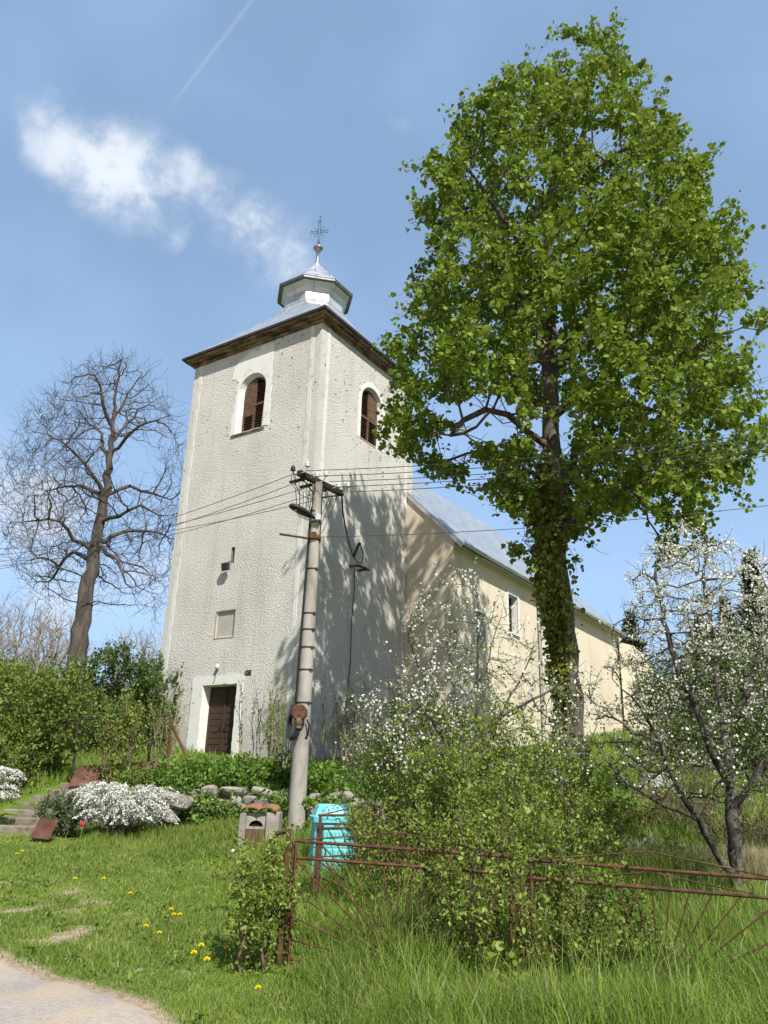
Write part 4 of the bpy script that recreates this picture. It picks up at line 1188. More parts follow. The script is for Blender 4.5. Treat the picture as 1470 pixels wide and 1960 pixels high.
# ---- shrubs and small trees grown the same way
def shrub(name, label, cat, base, attr, rng, D, kill, stems, r0, rt, bark, leaf=None, nleaf=4, lsize=.035, kind='ovate', petals=None, npet=0, psize=.02, pet_keep=None,
          twigs=1, twlen=.2, bias=(0, 0, .2), group=None, trunk_pts=None, up=.5, lrad=.03, jit=.3, leaf_keep=None, pet_clump=.03, petal_kind='petal'):
    tn, tpar = [], []
    base = np.array(base, float)
    if trunk_pts is not None:
        for line in trunk_pts:
            cur = np.array(line[0], float)
            if tn:
                prev = int(((np.array(tn) - cur) ** 2).sum(1).argmin())
                if ((tn[prev] - cur) ** 2).sum() > .3 ** 2 and cur[2] < tn[0][2] + .4: tn.append(cur); tpar.append(-1); prev = len(tn) - 1
            else: tn.append(cur); tpar.append(-1); prev = 0
            for q in line[1:]:
                q = np.array(q, float); st = cur; n = max(1, int(np.linalg.norm(q - st) / D))
                for k in range(1, n + 1): tn.append(st + (q - st) * k / n + rng.normal(size=3) * D * .09); tpar.append(prev); prev = len(tn) - 1
                cur = q
    else:
        for k in range(stems):
            tn.append(base + np.append(rng.normal(size=2) * (.04 + .03 * stems ** .5), 0)); tpar.append(-1)
    nt = len(tn)
    NA, PA = grow(attr, tn, tpar, D, kill, 90, rng, bias, jit)
    il = np.arange(len(NA)) >= (nt if trunk_pts is not None else stems)
    if twigs: NA, PA = add_twigs(NA, PA, rng, twigs, twlen, il, .3, 2, .7)
    r = radii_multi(PA, r0, rt)
    e = empty(name, tuple(base)); tag(e, label, cat, group)
    skeleton_mesh('stems', NA, PA, r, bark, e, kbig=8)
    ends = np.where((r < r0 * 3.2) & (PA >= 0))[0]
    if leaf is not None and nleaf:
        LP = near_nodes(NA, PA, ends, rng, nleaf, lrad)
        if leaf_keep is not None: LP = LP[leaf_keep(LP)]
        leaves('foliage', LP, rng, lsize, kind, leaf, e, up=up, droop=-.2)
    if petals is not None:
        LP = near_nodes(NA, PA, ends, rng, npet, pet_clump)
        if pet_keep is not None: LP = LP[pet_keep(LP)]
        leaves('blossoms', LP, rng, psize, petal_kind, petals, e, up=.3, droop=-.3)
    return e, NA, PA, r


def radii_multi(PA, r0, rt):
    n = len(PA); wgt = np.zeros(n)
    for i in range(n - 1, -1, -1):
        if wgt[i] == 0: wgt[i] = 1
        if PA[i] >= 0: wgt[PA[i]] += wgt[i]
    k = math.log(rt / r0) / math.log(max(wgt.max(), 2)); return r0 * wgt ** k


def ellip(c, rad, n, rng, hollow=.45, zmin=None):
    d = unit(rng.normal(size=(n * 2, 3))); q = rng.random((n * 2, 1)) ** hollow
    P = np.array(c) + d * q * np.array(rad)
    if zmin is not None: P = P[P[:, 2] > zmin]
    return P[:n]


# blossom tree at the right
rng = np.random.default_rng(41)
BT = 9.3
bt = at(1412, 1748, BT); bt.z = gz(bt.x, BT) - .1
rows = pxrows([(1010, 1290, 1330), (1035, 1240, 1440), (1080, 1205, 1500), (1130, 1180, 1560), (1200, 1165, 1620), (1280, 1140, 1650), (1350, 1110, 1650), (1420, 1090, 1640), (1480, 1120, 1600), (1545, 1190, 1540)], BT)
A1 = row_points(rows, 1700, BT, rng, .8, 1.5)
L = lambda x, y, d=0: tuple(at(x, y, BT + d))
lines = [[tuple(bt), L(1412, 1690), L(1404, 1600), L(1400, 1540), L(1398, 1480, .1), L(1385, 1400, .2), L(1375, 1300, .2), L(1360, 1190, .2), L(1345, 1090, .2)],
         [L(1408, 1690), L(1385, 1650, -.1), L(1335, 1570, -.2), L(1290, 1500, -.3), L(1262, 1420, -.4), L(1225, 1350, -.5), L(1170, 1300, -.6)],
         [L(1330, 1565, -.2), L(1265, 1540, -.4), L(1200, 1500, -.5), L(1150, 1440, -.6)], [L(1402, 1555), L(1440, 1500, -.2), L(1480, 1420, -.3), L(1520, 1330, -.4), L(1540, 1200, -.4)],
         [L(1399, 1500), L(1360, 1440, -.3), L(1345, 1380, -.4), L(1300, 1290, -.5), L(1270, 1190, -.5), L(1255, 1090, -.5)], [L(1385, 1400, .2), L(1430, 1330, .5), L(1470, 1200, .7), L(1475, 1100, .7)],
         [L(1262, 1420, -.4), L(1210, 1400, -.5), L(1120, 1330, -.5)]]
zhi = at(1400, 1330, BT).z
shrub('blossom_tree', 'white flowering plum tree with a dark forked trunk behind the sunburst gate at right', 'tree', tuple(bt), A1, rng, .12, .17, 1, .0030, .085, M['bark_dark'],
      M['shrub'], 2, .027, 'ovate', M['petal'], 7, .020, pet_keep=lambda P: rng.random(len(P)) < np.interp(P[:, 2], [1.6, 2.6, 3.6, 4.4], [.10, .36, .80, 1.0]) * np.clip(void_noise(13, 4.5)(P) + .75, .12, 1), twigs=2, twlen=.16, trunk_pts=lines,
      bias=(0, 0, .15), leaf_keep=lambda P: rng.random(len(P)) < np.interp(P[:, 2], [1.6, 3.0, 4.2], [1, .7, .35]), pet_clump=.022)
# blossoming blackthorn in front of the nave corner
rng = np.random.default_rng(42)
KT = 9.6
kb = at(880, 1600, KT); kb.z = gz(kb.x, KT)
rows = pxrows([(1080, 890, 925), (1150, 800, 960), (1200, 770, 1000), (1260, 750, 1060), (1330, 720, 1120), (1400, 680, 1135), (1460, 660, 1130), (1520, 700, 1100)], KT)
A1 = row_points(rows, 1150, KT, rng, .6, 1.0)
L = lambda x, y, d=0: tuple(at(x, y, KT + d))
lines = [[tuple(kb), L(895, 1500), L(912, 1420), L(915, 1330), L(914, 1220), L(912, 1110)], [L(895, 1500), L(930, 1440, -.2), L(960, 1370, -.3), L(1000, 1290, -.3), L(1030, 1220, -.4)],
         [L(890, 1530), L(870, 1440, .2), L(830, 1340, .3), L(795, 1260, .3), L(772, 1195, .3)], [L(890, 1520), L(850, 1420, -.3), L(790, 1330, -.4), L(765, 1290, -.4)], [L(915, 1320), L(940, 1240, .1), L(965, 1150, .2)], [L(880, 1470), L(878, 1380, .4), L(862, 1280, .5), L(850, 1190, .5)], [L(960, 1370, -.3), L(1040, 1330, -.4), L(1100, 1290, -.4)]]
shrub('blossom_shrub', 'white flowering blackthorn with long upright shoots in front of the nave corner', 'shrub', tuple(kb), A1, rng, .13, .2, 1, .0032, .045, M['bark_dark'],
      M['shrub'], 2, .033, 'ovate', M['petal'], 7, .022, twigs=1, twlen=.28, trunk_pts=lines, bias=(0, 0, .35), pet_keep=lambda P: np.clip(void_noise(3, 3)(P), 0, 1) + .25 > rng.random(len(P)), pet_clump=.035)
rng = np.random.default_rng(43)
c = at(715, 1470, 10.6)
A1 = ellip((c.x + .1, 10.6, 1.85), (.62, .5, 1.1), 700, rng, zmin=.8)
shrub('blossom_shrub', 'thin white flowering bush between the turquoise bin and the blackthorn', 'shrub', (c.x + .2, 10.6, gz(c.x, 10.6)), A1, rng, .12, .17, 4, .003, .025, M['twig'], M['shrub'], 2, .032, 'ovate', M['petal'], 4, .021, twigs=1, twlen=.25, bias=(-.08, 0, .35),
      pet_keep=lambda P: np.clip(void_noise(5, 3)(P), 0, 1) + .12 > rng.random(len(P)))

# green fine-leaved shrubs round the gate
specs = [  # label, base, centre, radii, n, leaves per twig node
    ('leafy green bush smothering the left gate post', (-.86, 7.0), (-.90, 7.02, .70), (.29, .26, .52), 400, 5, .034),
    ('large green bush growing through the middle gate posts', (1.0, 6.8), (1.02, 6.8, .98), (.66, .50, .80), 900, 4, .030),
    ('spreading green bush over the left end of the right gate panel', (1.6, 6.5), (1.62, 6.5, .68), (.52, .35, .46), 480, 4, .030),
    ('dense green bush behind the left gate panel', (.6, 8.4), (.56, 8.4, 1.25), (.95, .6, .85), 950, 4, .034),
    ('twiggy green bush in front of the linden trunk', (1.6, 9.0), (1.55, 9.0, 1.50), (.95, .7, 1.15), 950, 3, .036),
    ('light green bush under the flowering blackthorn', (.55, 9.9), (.60, 9.9, 1.65), (.85, .7, 1.05), 800, 3, .038),
    ('loose green bush at the foot of the linden bank', (2.5, 11.0), (2.6, 11.0, 1.45), (1.0, .8, .85), 620, 3, .042)]
for k, (lab, b0, c0, rad, n, nl, ls) in enumerate(specs):
    n = int(n * 1.35); nl = nl + 4; ls *= .95
    rng = np.random.default_rng(50 + k)
    z0 = gz(*b0); A1 = ellip(c0, rad, n, rng, .5, z0 + .12); vv = void_noise(60 + k, 2.2 / max(rad[0], .3)); A1 = A1[vv(A1) > -.55]
    shrub('green_shrub', lab, 'shrub', (b0[0], b0[1], z0 - .03), A1, rng, .085 if rad[0] < .6 else .11, .12 if rad[0] < .6 else .16, 7, .0022, .020, M['twig'], M['shrub'], nl, ls, 'ovate', twigs=2, twlen=.16, bias=(0, 0, .3), lrad=.028)
# broad-leaved sapling low in front of the middle posts
rng = np.random.default_rng(70)
A1 = ellip((.98, 6.3, .50), (.14, .12, .24), 40, rng); shrub('sapling', 'small sapling with round light green leaves before the middle gate posts', 'sapling', (1.0, 6.32, gz(1.0, 6.3)), A1, rng, .08, .1, 3, .002, .006, M['twig'], M['shrub'], 3, .05, 'round', twigs=0, lrad=.03)

# hedges at the left
hs = [('big bright green hedge bush at the far left of the steps', 'hedge', (-7.3, 15.9), (-7.6, 16.0, 2.55), (1.35, 1.2, 1.35), 1500, 6, .062, 'hedge'),
      ('green bush leaning over the steps beside the rusty sheet fence', 'hedge', (-6.6, 16.6), (-6.5, 16.4, 2.7), (.75, .7, 1.3), 900, 6, .060, 'hedge'),
      ('loose green bush growing through the wire fence', 'shrub', (-4.85, 15.55), (-4.95, 15.6, 2.62), (.72, .40, .62), 700, 6, .046, 'shrub'),
      ('dark green bush behind the wire fence left of the tower', 'shrub', (-7.2, 21.5), (-7.2, 21.5, 3.6), (1.5, 1.2, 1.55), 1000, 6, .075, 'hedge_d'),
      ('dark green bush between the bare tree and the tower', 'shrub', (-6.0, 22.5), (-6.0, 23.2, 3.9), (1.0, 1.0, 1.2), 700, 6, .075, 'hedge_d'),
      ('rounded green bush below the bare tree trunk', 'shrub', (-9.9, 21.5), (-9.8, 21.3, 3.2), (1.6, 1.2, 1.5), 900, 6, .08, 'hedge'),
      ('low bright bush at the left of the garden steps', 'hedge', (-7.2, 15.2), (-7.2, 15.2, 1.75), (.85, .6, .75), 600, 6, .055, 'hedge')]
for k, (lab, cat, b0, c0, rad, n, nl, ls, mt) in enumerate(hs):
    nl += 2
    rng = np.random.default_rng(80 + k)
    z0 = gz(*b0); A1 = ellip(c0, rad, n, rng, .4, z0 + .25); vv = void_noise(90 + k, 1.9 / rad[0]); A1 = A1[vv(A1) > -.6]
    shrub('hedge_bush' if cat == 'hedge' else 'green_shrub', lab, cat, (b0[0], b0[1], z0 - .05), A1, rng, .17, .25, 9, .004, .035, M['twig'], M[mt], nl, ls, 'ovate', twigs=2, twlen=.30, bias=(0, 0, .25), lrad=.05)
# thin upright shoots in front of the tower
us = [('slender upright shoots with small leaves right of the church door', (-2.2, 16.9), .42, 26, 2.0, 15), ('thin pale upright shoots just right of the concrete pole', (-.75, 17.3), .55, 26, 1.9, 16), ('thin twiggy shoots behind the blossoming bush at the tower foot', (.35, 17.6), .5, 20, 1.9, 17),
      ('pale budding shoots before the left edge of the tower', (-4.25, 16.6), .22, 12, 1.8, 18)]
for lab, b0, rad, ns, h, sd0 in us:
    rng = np.random.default_rng(sd0); z0 = gz(*b0)
    nodes = []; par = []
    for k in range(ns):
        p = np.array([b0[0] + rng.normal() * rad * .6, b0[1] + rng.normal() * .2, z0]); d = np.array([rng.normal() * .10, rng.normal() * .1, 1.]); prev = -1; hh = h * rng.uniform(.55, 1.0); n = 12
        for q in range(n + 1): nodes.append(p.copy()); par.append(prev); prev = len(nodes) - 1; p = p + d * hh / n + rng.normal(size=3) * .012; d = unit(d + rng.normal(size=3) * .05 + np.array([0, 0, .04]))
    NA, PA = np.array(nodes), np.array(par); NA, PA = add_twigs(NA, PA, rng, 1, .22, (PA >= 0) & (NA[:, 2] > z0 + .5), .7, 2, .45)
    r = radii_multi(PA, .0035, .012); e = empty('upright_shrub', (b0[0], b0[1], z0)); tag(e, lab, 'shrub')
    skeleton_mesh('stems', NA, PA, r, M['twig_pale'], e)
    LP = near_nodes(NA, PA, np.where((PA >= 0) & (NA[:, 2] > z0 + .45))[0], rng, 3, .022); leaves('foliage', LP, rng, .048, 'narrow', M['shrub'], e, up=.2, droop=-1.2)


# ---- spirea with arching white sprays
def spirea(label, c, R0, n, seed, cut=None):
    rng = np.random.default_rng(seed); e = empty('spirea_bush', c); tag(e, label, 'bush', None); P = []; LPp = []; mb = MB()
    for k in range(n):
        a = rng.random() * 2 * PI; L = R0 * rng.uniform(.45, 1.05); h = R0 * rng.uniform(.5, 2.0); st = np.array(c) + np.array([rng.normal() * .12, rng.normal() * .12, .02])
        d = np.array([math.cos(a) * 1.25, math.sin(a) * .9, 0]); pts = []
        for t in np.linspace(0, 1, 12): pts.append(st + d * L * t ** 1.15 + np.array([0, 0, h * (1.75 * t - 1.35 * t * t)]) + rng.normal(size=3) * .008)
        pts = [q for q in pts if q[2] > c[2] - .05]
        if len(pts) < 4: continue
        mb.tube(pts, .0035, 4, False)
        pts = np.array(pts); m_ = len(pts)
        for q in range(int(190 * L / R0)):
            t = rng.uniform(.22, 1.0) * (m_ - 1.001); i = int(t); P.append(pts[i] + (pts[i + 1] - pts[i]) * (t - i) + rng.normal(size=3) * .010 + np.array([0, 0, .008]))
        for q in range(40):
            t = rng.uniform(.1, 1) * (m_ - 1.001); i = int(t); LPp.append(pts[i] + rng.normal(size=3) * .02 - np.array([0, 0, .02]))
    mb.build('stems', M['twig'], e); leaves('blossoms', np.array(P), rng, .016, 'petal', M['petal2'], e, up=.6); leaves('foliage', np.array(LPp), rng, .03, 'narrow', M['hedge'], e)


c = at(225, 1600, 13.4); spirea('white flowering spirea with arching sprays between the steps and the stone wall', (c.x, 13.45, gz(c.x, 13.45) + .03), .70, 190, 101)
c = at(-14, 1545, 13.6); spirea('white spirea at the left edge, beside the bottom steps', (c.x - .42, 13.7, gz(c.x, 13.7) + .42), .52, 120, 102)
# juniper fronds by the steps
rng = np.random.default_rng(103); c = at(105, 1568, 13.0)
A1 = ellip((c.x, 13.2, c.z + .1), (.42, .35, .32), 200, rng, .5)
shrub('juniper_bush', 'low feathery juniper between the steps and the white spirea', 'bush', (c.x + .1, 13.2, gz(c.x, 13.2)), A1, rng, .07, .1, 4, .003, .014, M['twig'], M['juniper'], 9, .045, 'narrow', twigs=2, twlen=.12, bias=(0, 0, .05), lrad=.02)

# ---- background at the left and right
rng = np.random.default_rng(110)
for k, (px, py, d, w_, h_, lab) in enumerate([(1300, 1500, 13.6, 1.0, .65, 'brown twiggy thicket round the broken white wall'), (1440, 1560, 12.6, 1.1, .75, 'dry brown thicket at the right behind the blossom tree trunk'), (35, 1265, 34, 2.6, 2.7, 'brown leafless thicket at the left edge below the bare tree'), (110, 1268, 36, 1.7, 2.1, 'brown twiggy bush beside the bare tree trunk'), (262, 1275, 36, 1.7, 1.6, 'thin bare bushes between the bare tree and the tower'), (-60, 1265, 33, 2.2, 2.2, 'leafless brown bush cut by the left edge of the photo')]):
    p = at(px, py, d); z0 = gz(p.x, d); far_ = d > 20; A1 = ellip((p.x, d, p.z + (.2 if far_ else 0)), (w_, 1.6 if far_ else .7, h_), 750 if far_ else 500, rng, .5, z0 + (.5 if far_ else .15))
    shrub('bare_bush', lab, 'bush', (p.x, d, z0), A1, rng, .26 if far_ else .13, .36 if far_ else .19, 12, .007 if far_ else .003, .05 if far_ else .02, M['twig_pale'] if far_ else M['twig'], M['hedge'] if k != 4 else None, 1, .05, 'ovate', twigs=3, twlen=.6 if far_ else .28, bias=(0, 0, .5), leaf_keep=lambda P: rng.random(len(P)) < (.12 if far_ else .3))


def conifer(label, p, h, w_, seed):
    rng = np.random.default_rng(seed); e = empty('conifer_tree', p); tag(e, label, 'tree')
    mb = MB(); mb.tube([Vector(p), Vector(p) + ZZ * h * .6, Vector(p) + ZZ * h], [.16, .08, .015], 8); mb.build('trunk', M['bark_bare'], e)
    n = int(5200 * min(1.3, w_)); t = 1 - rng.random(n) ** .65 * .93; a = rng.random(n) * 2 * PI; lay = .75 + .25 * np.sin(t * h * 5 + 2 * np.sin(a * 3)); rr = w_ * (1 - t) ** .85 * (rng.random(n) ** .4) * lay
    P = np.stack([p[0] + rr * np.cos(a), p[1] + rr * np.sin(a), p[2] + h * t - rr * .22], 1)
    leaves('crown', P, rng, .30, 'narrow', M['conifer'], e, up=.5, droop=.15, out_from=np.array([p[0], p[1], 0]) * 1.0 + np.array([0, 0, p[2] + h * .5]))


for k, (px, py, d, w_, lab) in enumerate([(1432, 1062, 30, 1.5, 'tall narrow spruce behind the blossom tree'), (1205, 1172, 46, 1.7, 'small pine just beyond the end of the nave roof'), (1335, 1180, 40, 2.0, 'dark spruce in the middle behind the blossom tree'), (1490, 1150, 28, 2.0, 'dark spruce at the right edge behind the blossom tree'), (1385, 1150, 44, 2.2, 'far dark spruce between the two nearer spruces')]):
    p = at(px, py, d); z0 = gz(p.x, d); conifer(lab, (p.x, d, z0), p.z - z0, w_, 120 + k)
for k, (px, py, d, w_, h_, lab) in enumerate([(1300, 1330, 27, 1.6, 1.5, 'dark green bush at the end of the church behind the blossom tree'), (1420, 1330, 24, 2.0, 1.9, 'dark overgrown bush at the right behind the blossom tree'), (1520, 1350, 20, 1.6, 1.9, 'dark bush at the far right edge'), (1330, 1430, 21, 1.5, .9, 'low dark bush above the broken white wall'), (1440, 1450, 18.5, 1.3, 1.0, 'low dark bush at the right above the broken white wall')]):
    rng = np.random.default_rng(130 + k); p = at(px, py, d); z0 = gz(p.x, d); A1 = ellip((p.x, d, max(p.z, z0 + h_ * .6)), (w_, 1.4, h_), 600, rng, .45, z0 + .2)
    shrub('dark_bush', lab, 'bush', (p.x, d, z0), A1, rng, .22, .32, 8, .006, .05, M['bark_bare'], M['hedge_d'], 6, .085, 'ovate', twigs=2, twlen=.4, bias=(0, 0, .2), lrad=.07)

# ================================================================== STEPS, FENCE, WALL, BIN, CABINET
st = empty('steps', (-5.4, 13.0, .7)); tag(st, 'worn concrete garden steps climbing the bank at the left', 'steps')
ed = Vector((.90, -.42, 0)).normalized(); asc = Vector((.42, .90, 0)).normalized(); B0 = at(60, 1604, 13.25); B0.z = .80
for k in range(8):
    mb = MB(); o = B0 + asc * (.30 * k) + ZZ * (.115 * k - .5)
    mb.boxf(o - ed * 1.75 + asc * .001, ed * 1.75 - ed * (.0 if k < 3 else -.0), asc * (.30 * (8 - k) + .2 if k == 7 else .36), ZZ * .5)
    mb.build('step', M['stepc'], st, bevel=.018)
fe = empty('wire_fence', (-5.0, 15.8, 1.7)); tag(fe, 'rusty wire mesh fence with sheet steel panels and a braced post beside the steps', 'fence')
FA, FB = at(130, 1503, 15.7), at(300, 1500, 15.7); FC = at(322, 1462, 16.0)
fd = (FB - FA).normalized()
mb = MB(); q0 = FA - ZZ * .05; mb.boxf(FA - ZZ * .02, (at(212, 1500, 15.6) - FA), Vector((0, .012, 0)), Vector((.09, .18, .38))); mb.build('steel_sheet', M['rustsheet'], fe)
q = at(216, 1502, 15.62); mb = MB(); mb.boxf(q, at(300, 1498, 15.7) - q, Vector((0, .012, 0)), Vector((.03, .12, .40))); mb.build('steel_sheet', M['rustsheet'], fe)
for px, py in ((143, 1480), (322, 1465), (285, 1470)):
    p = at(px, py, 15.95); mb = MB(); mb.tube([p - ZZ * .5, at(px + 6, 1378 if px < 300 else 1374, 15.95)], .028, 8); mb.build('fence_post', M['iron'] if px < 300 else M['rust'], fe)
mb = MB(); mb.tube([at(144, 1378, 15.95), at(200, 1375, 15.95), at(324, 1370, 15.95)], .015, 6); mb.build('top_rail', M['iron'], fe)
mb = MB(); mb.tube([at(331, 1392, 15.95), at(364, 1462, 15.6)], .028, 8); mb.build('brace', M['rust'], fe)
mb = MB(); a, b_ = at(144, 1472, 15.95), at(322, 1466, 15.95); hgt = 1.02
nwx = 26
for k in range(-12, nwx):
    for sg in (1, -1):
        p0 = k / nwx; p1 = p0 + sg * 12 / nwx; z0_, z1_ = 0, 1
        if sg < 0: p0 += 12 / nwx; p1 += 12 / nwx
        lo, hi = min(p0, p1), max(p0, p1)
        t0 = max(0, (0 - lo) / (hi - lo)); t1 = min(1, (1 - lo) / (hi - lo))
        if t1 <= t0: continue
        if sg < 0: s0_, s1_ = 1 - t1, 1 - t0
        else: s0_, s1_ = t0, t1
        f_ = lambda s: a + (b_ - a) * (p0 + (p1 - p0) * s) + ZZ * hgt * s
        mb.tube([f_(s0_), f_(s1_)], .003, 3, False)
mb.build('wire_mesh', M['iron'], fe)
# rusty sheet leaning at the foot of the steps
p = at(57, 1604, 12.72); q = at(93, 1606, 12.55)
mb = MB(); mb.boxf(Vector((p.x, 12.72, p.z)), Vector((q.x - p.x, -.15, -.01)), Vector((.05, .14, .27)), Vector((0, -.008, .006)))
tag(mb.build('rusty_sheet', M['rustsheet']), 'rusty steel sheet edging at the foot of the garden steps', 'metal sheet')


def rock(mb, c, s, rng, flat=.8):
    """irregular stone: displaced subdivided box"""
    n = 5; V = []; F = []; g_ = np.linspace(-1, 1, n)
    ax = [(0, 1, 2, 1), (0, 1, 2, -1), (1, 2, 0, 1), (1, 2, 0, -1), (2, 0, 1, 1), (2, 0, 1, -1)]
    ks = rng.normal(size=(4, 3)) * 1.7; ph = rng.random(4) * 6.28; rot = rng.normal() * .25
    for u_, v_, w_, sg in ax:
        k0 = len(V)
        for i in range(n):
            for j in range(n):
                q = np.zeros(3); q[u_] = g_[i]; q[v_] = g_[j]; q[w_] = sg; V.append(q)
        for i in range(n - 1):
            for j in range(n - 1):
                f_ = (k0 + i * n + j, k0 + (i + 1) * n + j, k0 + (i + 1) * n + j + 1, k0 + i * n + j + 1); F.append(f_ if sg > 0 else f_[::-1])
    V = np.array(V); V = V / (np.abs(V) ** 4).sum(1, keepdims=True) ** .25 * .98
    dsp = 1 + .11 * np.sin(V @ ks.T + ph).sum(1, keepdims=True) * .6
    V = V * dsp * np.array(s); cr, sr = math.cos(rot), math.sin(rot); V = np.stack([V[:, 0] * cr - V[:, 2] * sr, V[:, 1], V[:, 0] * sr + V[:, 2] * cr], 1)
    mb.add(V + np.array(c), F)


rng = np.random.default_rng(140); mb = MB()
for row in range(5):
    x = -4.35 + rng.random() * .2
    while x < 2.3:
        w_ = rng.uniform(.12, .30); h_ = rng.uniform(.07, .11); yw = float(wallY(x)) - .02 + .05 * row
        z0 = float(ground(x, yw - .35)) + .08 + row * .15 + rng.normal() * .015
        if rng.random() > .06: rock(mb, (x + w_, yw + rng.normal() * .04, z0), (w_, rng.uniform(.12, .2), h_), rng)
        x += w_ * 2 + .015
for (px, py, w_, h_) in [(330, 1528, .30, .12), (318, 1552, .22, .13)]: p = at(px, py, 13.9); rock(mb, (p.x, 14.0, p.z - .03), (w_, .22, h_), rng)
tag(mb.build('stone_wall', M['stone']), 'low dry stone retaining wall of rough grey stones below the church bank', 'wall')
for k, (px, py, d, s, lab) in enumerate([(1147, 1612, 12.9, (.20, .15, .14), 'squat grey boulder nearest the linden trunk in the row at the bank foot'), (1178, 1612, 12.8, (.17, .15, .12), 'rounded pale boulder second from the linden at the bank foot'), (1168, 1642, 12.3, (.24, .16, .16), 'largest wedge shaped boulder at the bank foot'), (1205, 1630, 12.4, (.17, .14, .15), 'blocky boulder beside the large wedge boulder'), (1238, 1622, 12.5, (.16, .15, .16), 'rightmost boulder beside the dark green leafy plant'), (1100, 1625, 12.9, (.18, .14, .11), 'small flat boulder just left of the linden trunk')]):
    mb = MB(); p = at(px, py, d); rock(mb, (0, 0, 0), s, np.random.default_rng(150 + k)); o = mb.build('boulder', M['stone']); o.location = (p.x, d, p.z); tag(o, lab, 'boulder', 'boulders at the foot of the bank')
# low whitewashed wall remains behind the blossom tree
wq = empty('broken_wall', (6.3, 17.2, 1.8)); tag(wq, 'low whitewashed wall with a dark beam behind the blossom tree', 'wall')
for (x0, x1, y0, y1, d0_, d1_) in [(1230, 1306, 1480, 1514, 15.6, 15.3), (1262, 1362, 1520, 1552, 15.0, 14.6)]:
    a, b_ = at(x0, y1, d0_), at(x1, y1 + 4, d1_); mb = MB(); mb.boxf(a - ZZ * .2, b_ - a, Vector((.05, .3, 0)), ZZ * (.2 + at(x0, y0, d0_).z - a.z)); mb.build('wall_block', M['lime'], wq, bevel=.025)
a, b_ = at(1215, 1527, 15.1), at(1370, 1540, 14.5); mb = MB(); mb.boxf(a, b_ - a, Vector((0, .12, 0)), ZZ * .11); mb.build('beam', M['wood_old'], wq, bevel=.01)
a, b_ = at(1225, 1556, 15.0), at(1350, 1562, 14.4); mb = MB(); mb.boxf(a, b_ - a, Vector((0, .12, 0)), ZZ * .08); mb.build('beam', M['wood_old'], wq, bevel=.01)

# turquoise compost bin
cb = empty('compost_bin', (-.52, 10.2, gz(-.5, 10.2))); tag(cb, 'turquoise plastic compost bin with ribbed sides behind the rusty gate', 'compost bin')
cx, cy, cz = -.52, 10.25, gz(-.5, 10.2) - .02; yr = .25
def binring(w_, z, ch=.095):
    o = []
    for sx, sy, in ((-1, -1), (1, -1), (1, 1), (-1, 1)):
        for q in ((0, 1) if sx * sy > 0 else (1, 0)):
            x_, y_ = sx * (w_ - (ch if q == 1 else 0)), sy * (w_ - (0 if q == 1 else ch)); o.append((x_, y_))
    c_, s_ = math.cos(yr), math.sin(yr)
    return [Vector((cx + x_ * c_ - y_ * s_, cy + x_ * s_ + y_ * c_, cz + z)) for x_, y_ in o]
def lofts(mb, rs, top=True):
    for i in range(len(rs) - 1):
        n = len(rs[i])
        for k in range(n): mb.poly(rs[i][k], rs[i][(k + 1) % n], rs[i + 1][(k + 1) % n], rs[i + 1][k])
    if top: mb.poly(*rs[-1])
mb = MB(); prof = [(.255, 0.0)]; z = .04
while z < .66:
    wz = .255 - .04 * z; prof += [(wz, z), (wz, z + .075), (wz - .012, z + .08), (wz - .012, z + .092)]; z += .098
lofts(mb, [binring(w_, z) for w_, z in prof]); mb.build('bin_body', M['turq'], cb, bevel=.004)
mb = MB(); lofts(mb, [binring(.245, .70), binring(.255, .70), binring(.255, .76), binring(.235, .775), binring(.185, .89), binring(.165, .905)]); mb.build('lid', M['turq'], cb, bevel=.01)
mb = MB()
for row in range(6):
    for k in range(9):
        zc = .06 + .098 * row; wz = .255 - .04 * zc
        for side in (0, 1):
            t_ = (-.8 + .2 * k) * wz; x_, y_ = (t_, -wz) if side == 0 else (wz, t_); c_, s_ = math.cos(yr), math.sin(yr)
            mb.box((cx + x_ * c_ - y_ * s_, cy + x_ * s_ + y_ * c_, cz + zc + .02), (.006, 0, 0), (0, .006, 0), (0, 0, .022))
o = mb.build('vent_slots', M['turqd'], cb); tag(o, kind='stuff')
# board cabinet under a clay tile
cabp = at(498, 1628, 12.5); z0 = gz(cabp.x, 12.2) - .05; bx = cabp.x
cab = empty('meter_cabinet', (bx, 12.2, z0)); tag(cab, 'old concrete cabinet with brown boards, arched dark opening and clay tile top', 'cabinet')
hgt = at(498, 1553, 12.2).z - z0
mb = MB(); mb.boxf((bx - .27, 12.05, z0), (.09, 0, 0), (0, .4, 0), (0, 0, hgt - .02)); mb.build('side_pillar', M['concrete'], cab, bevel=.008)
mb = MB(); mb.boxf((bx + .11, 12.05, z0), (.19, 0, 0), (0, .4, 0), (0, 0, hgt + .0)); mb.build('side_pillar', M['concrete'], cab, bevel=.012)
for k in range(3):
    mb = MB(); mb.boxf((bx - .178 + k * .097, 12.09, z0), (.09, 0, 0), (0, .03, 0), (0, 0, hgt - .24)); mb.build('board', M['board'], cab, bevel=.003)
mb = MB(); mb.boxf((bx - .178, 12.14, z0), (.286, 0, 0), (0, .28, 0), (0, 0, hgt - .02)); mb.build('dark_fill', M['void'], cab)  # solid block coloured black to stand for the unlit hollow
mb = MB(); q = []
for k in range(9): a = PI * k / 8; q.append((bx - .035 + .10 * math.cos(a), hgt - .20 + .08 * math.sin(a)))
mb.holes([(bx - .178, 12.10, z0 + hgt - .235), (bx + .108, 12.10, z0 + hgt - .235), (bx + .108, 12.10, z0 + hgt - .02), (bx - .178, 12.10, z0 + hgt - .02)], [[(x_, 12.10, z0 + z_) for x_, z_ in q]])
mb.build('arched_front', M['concrete'], cab)
mb = MB()
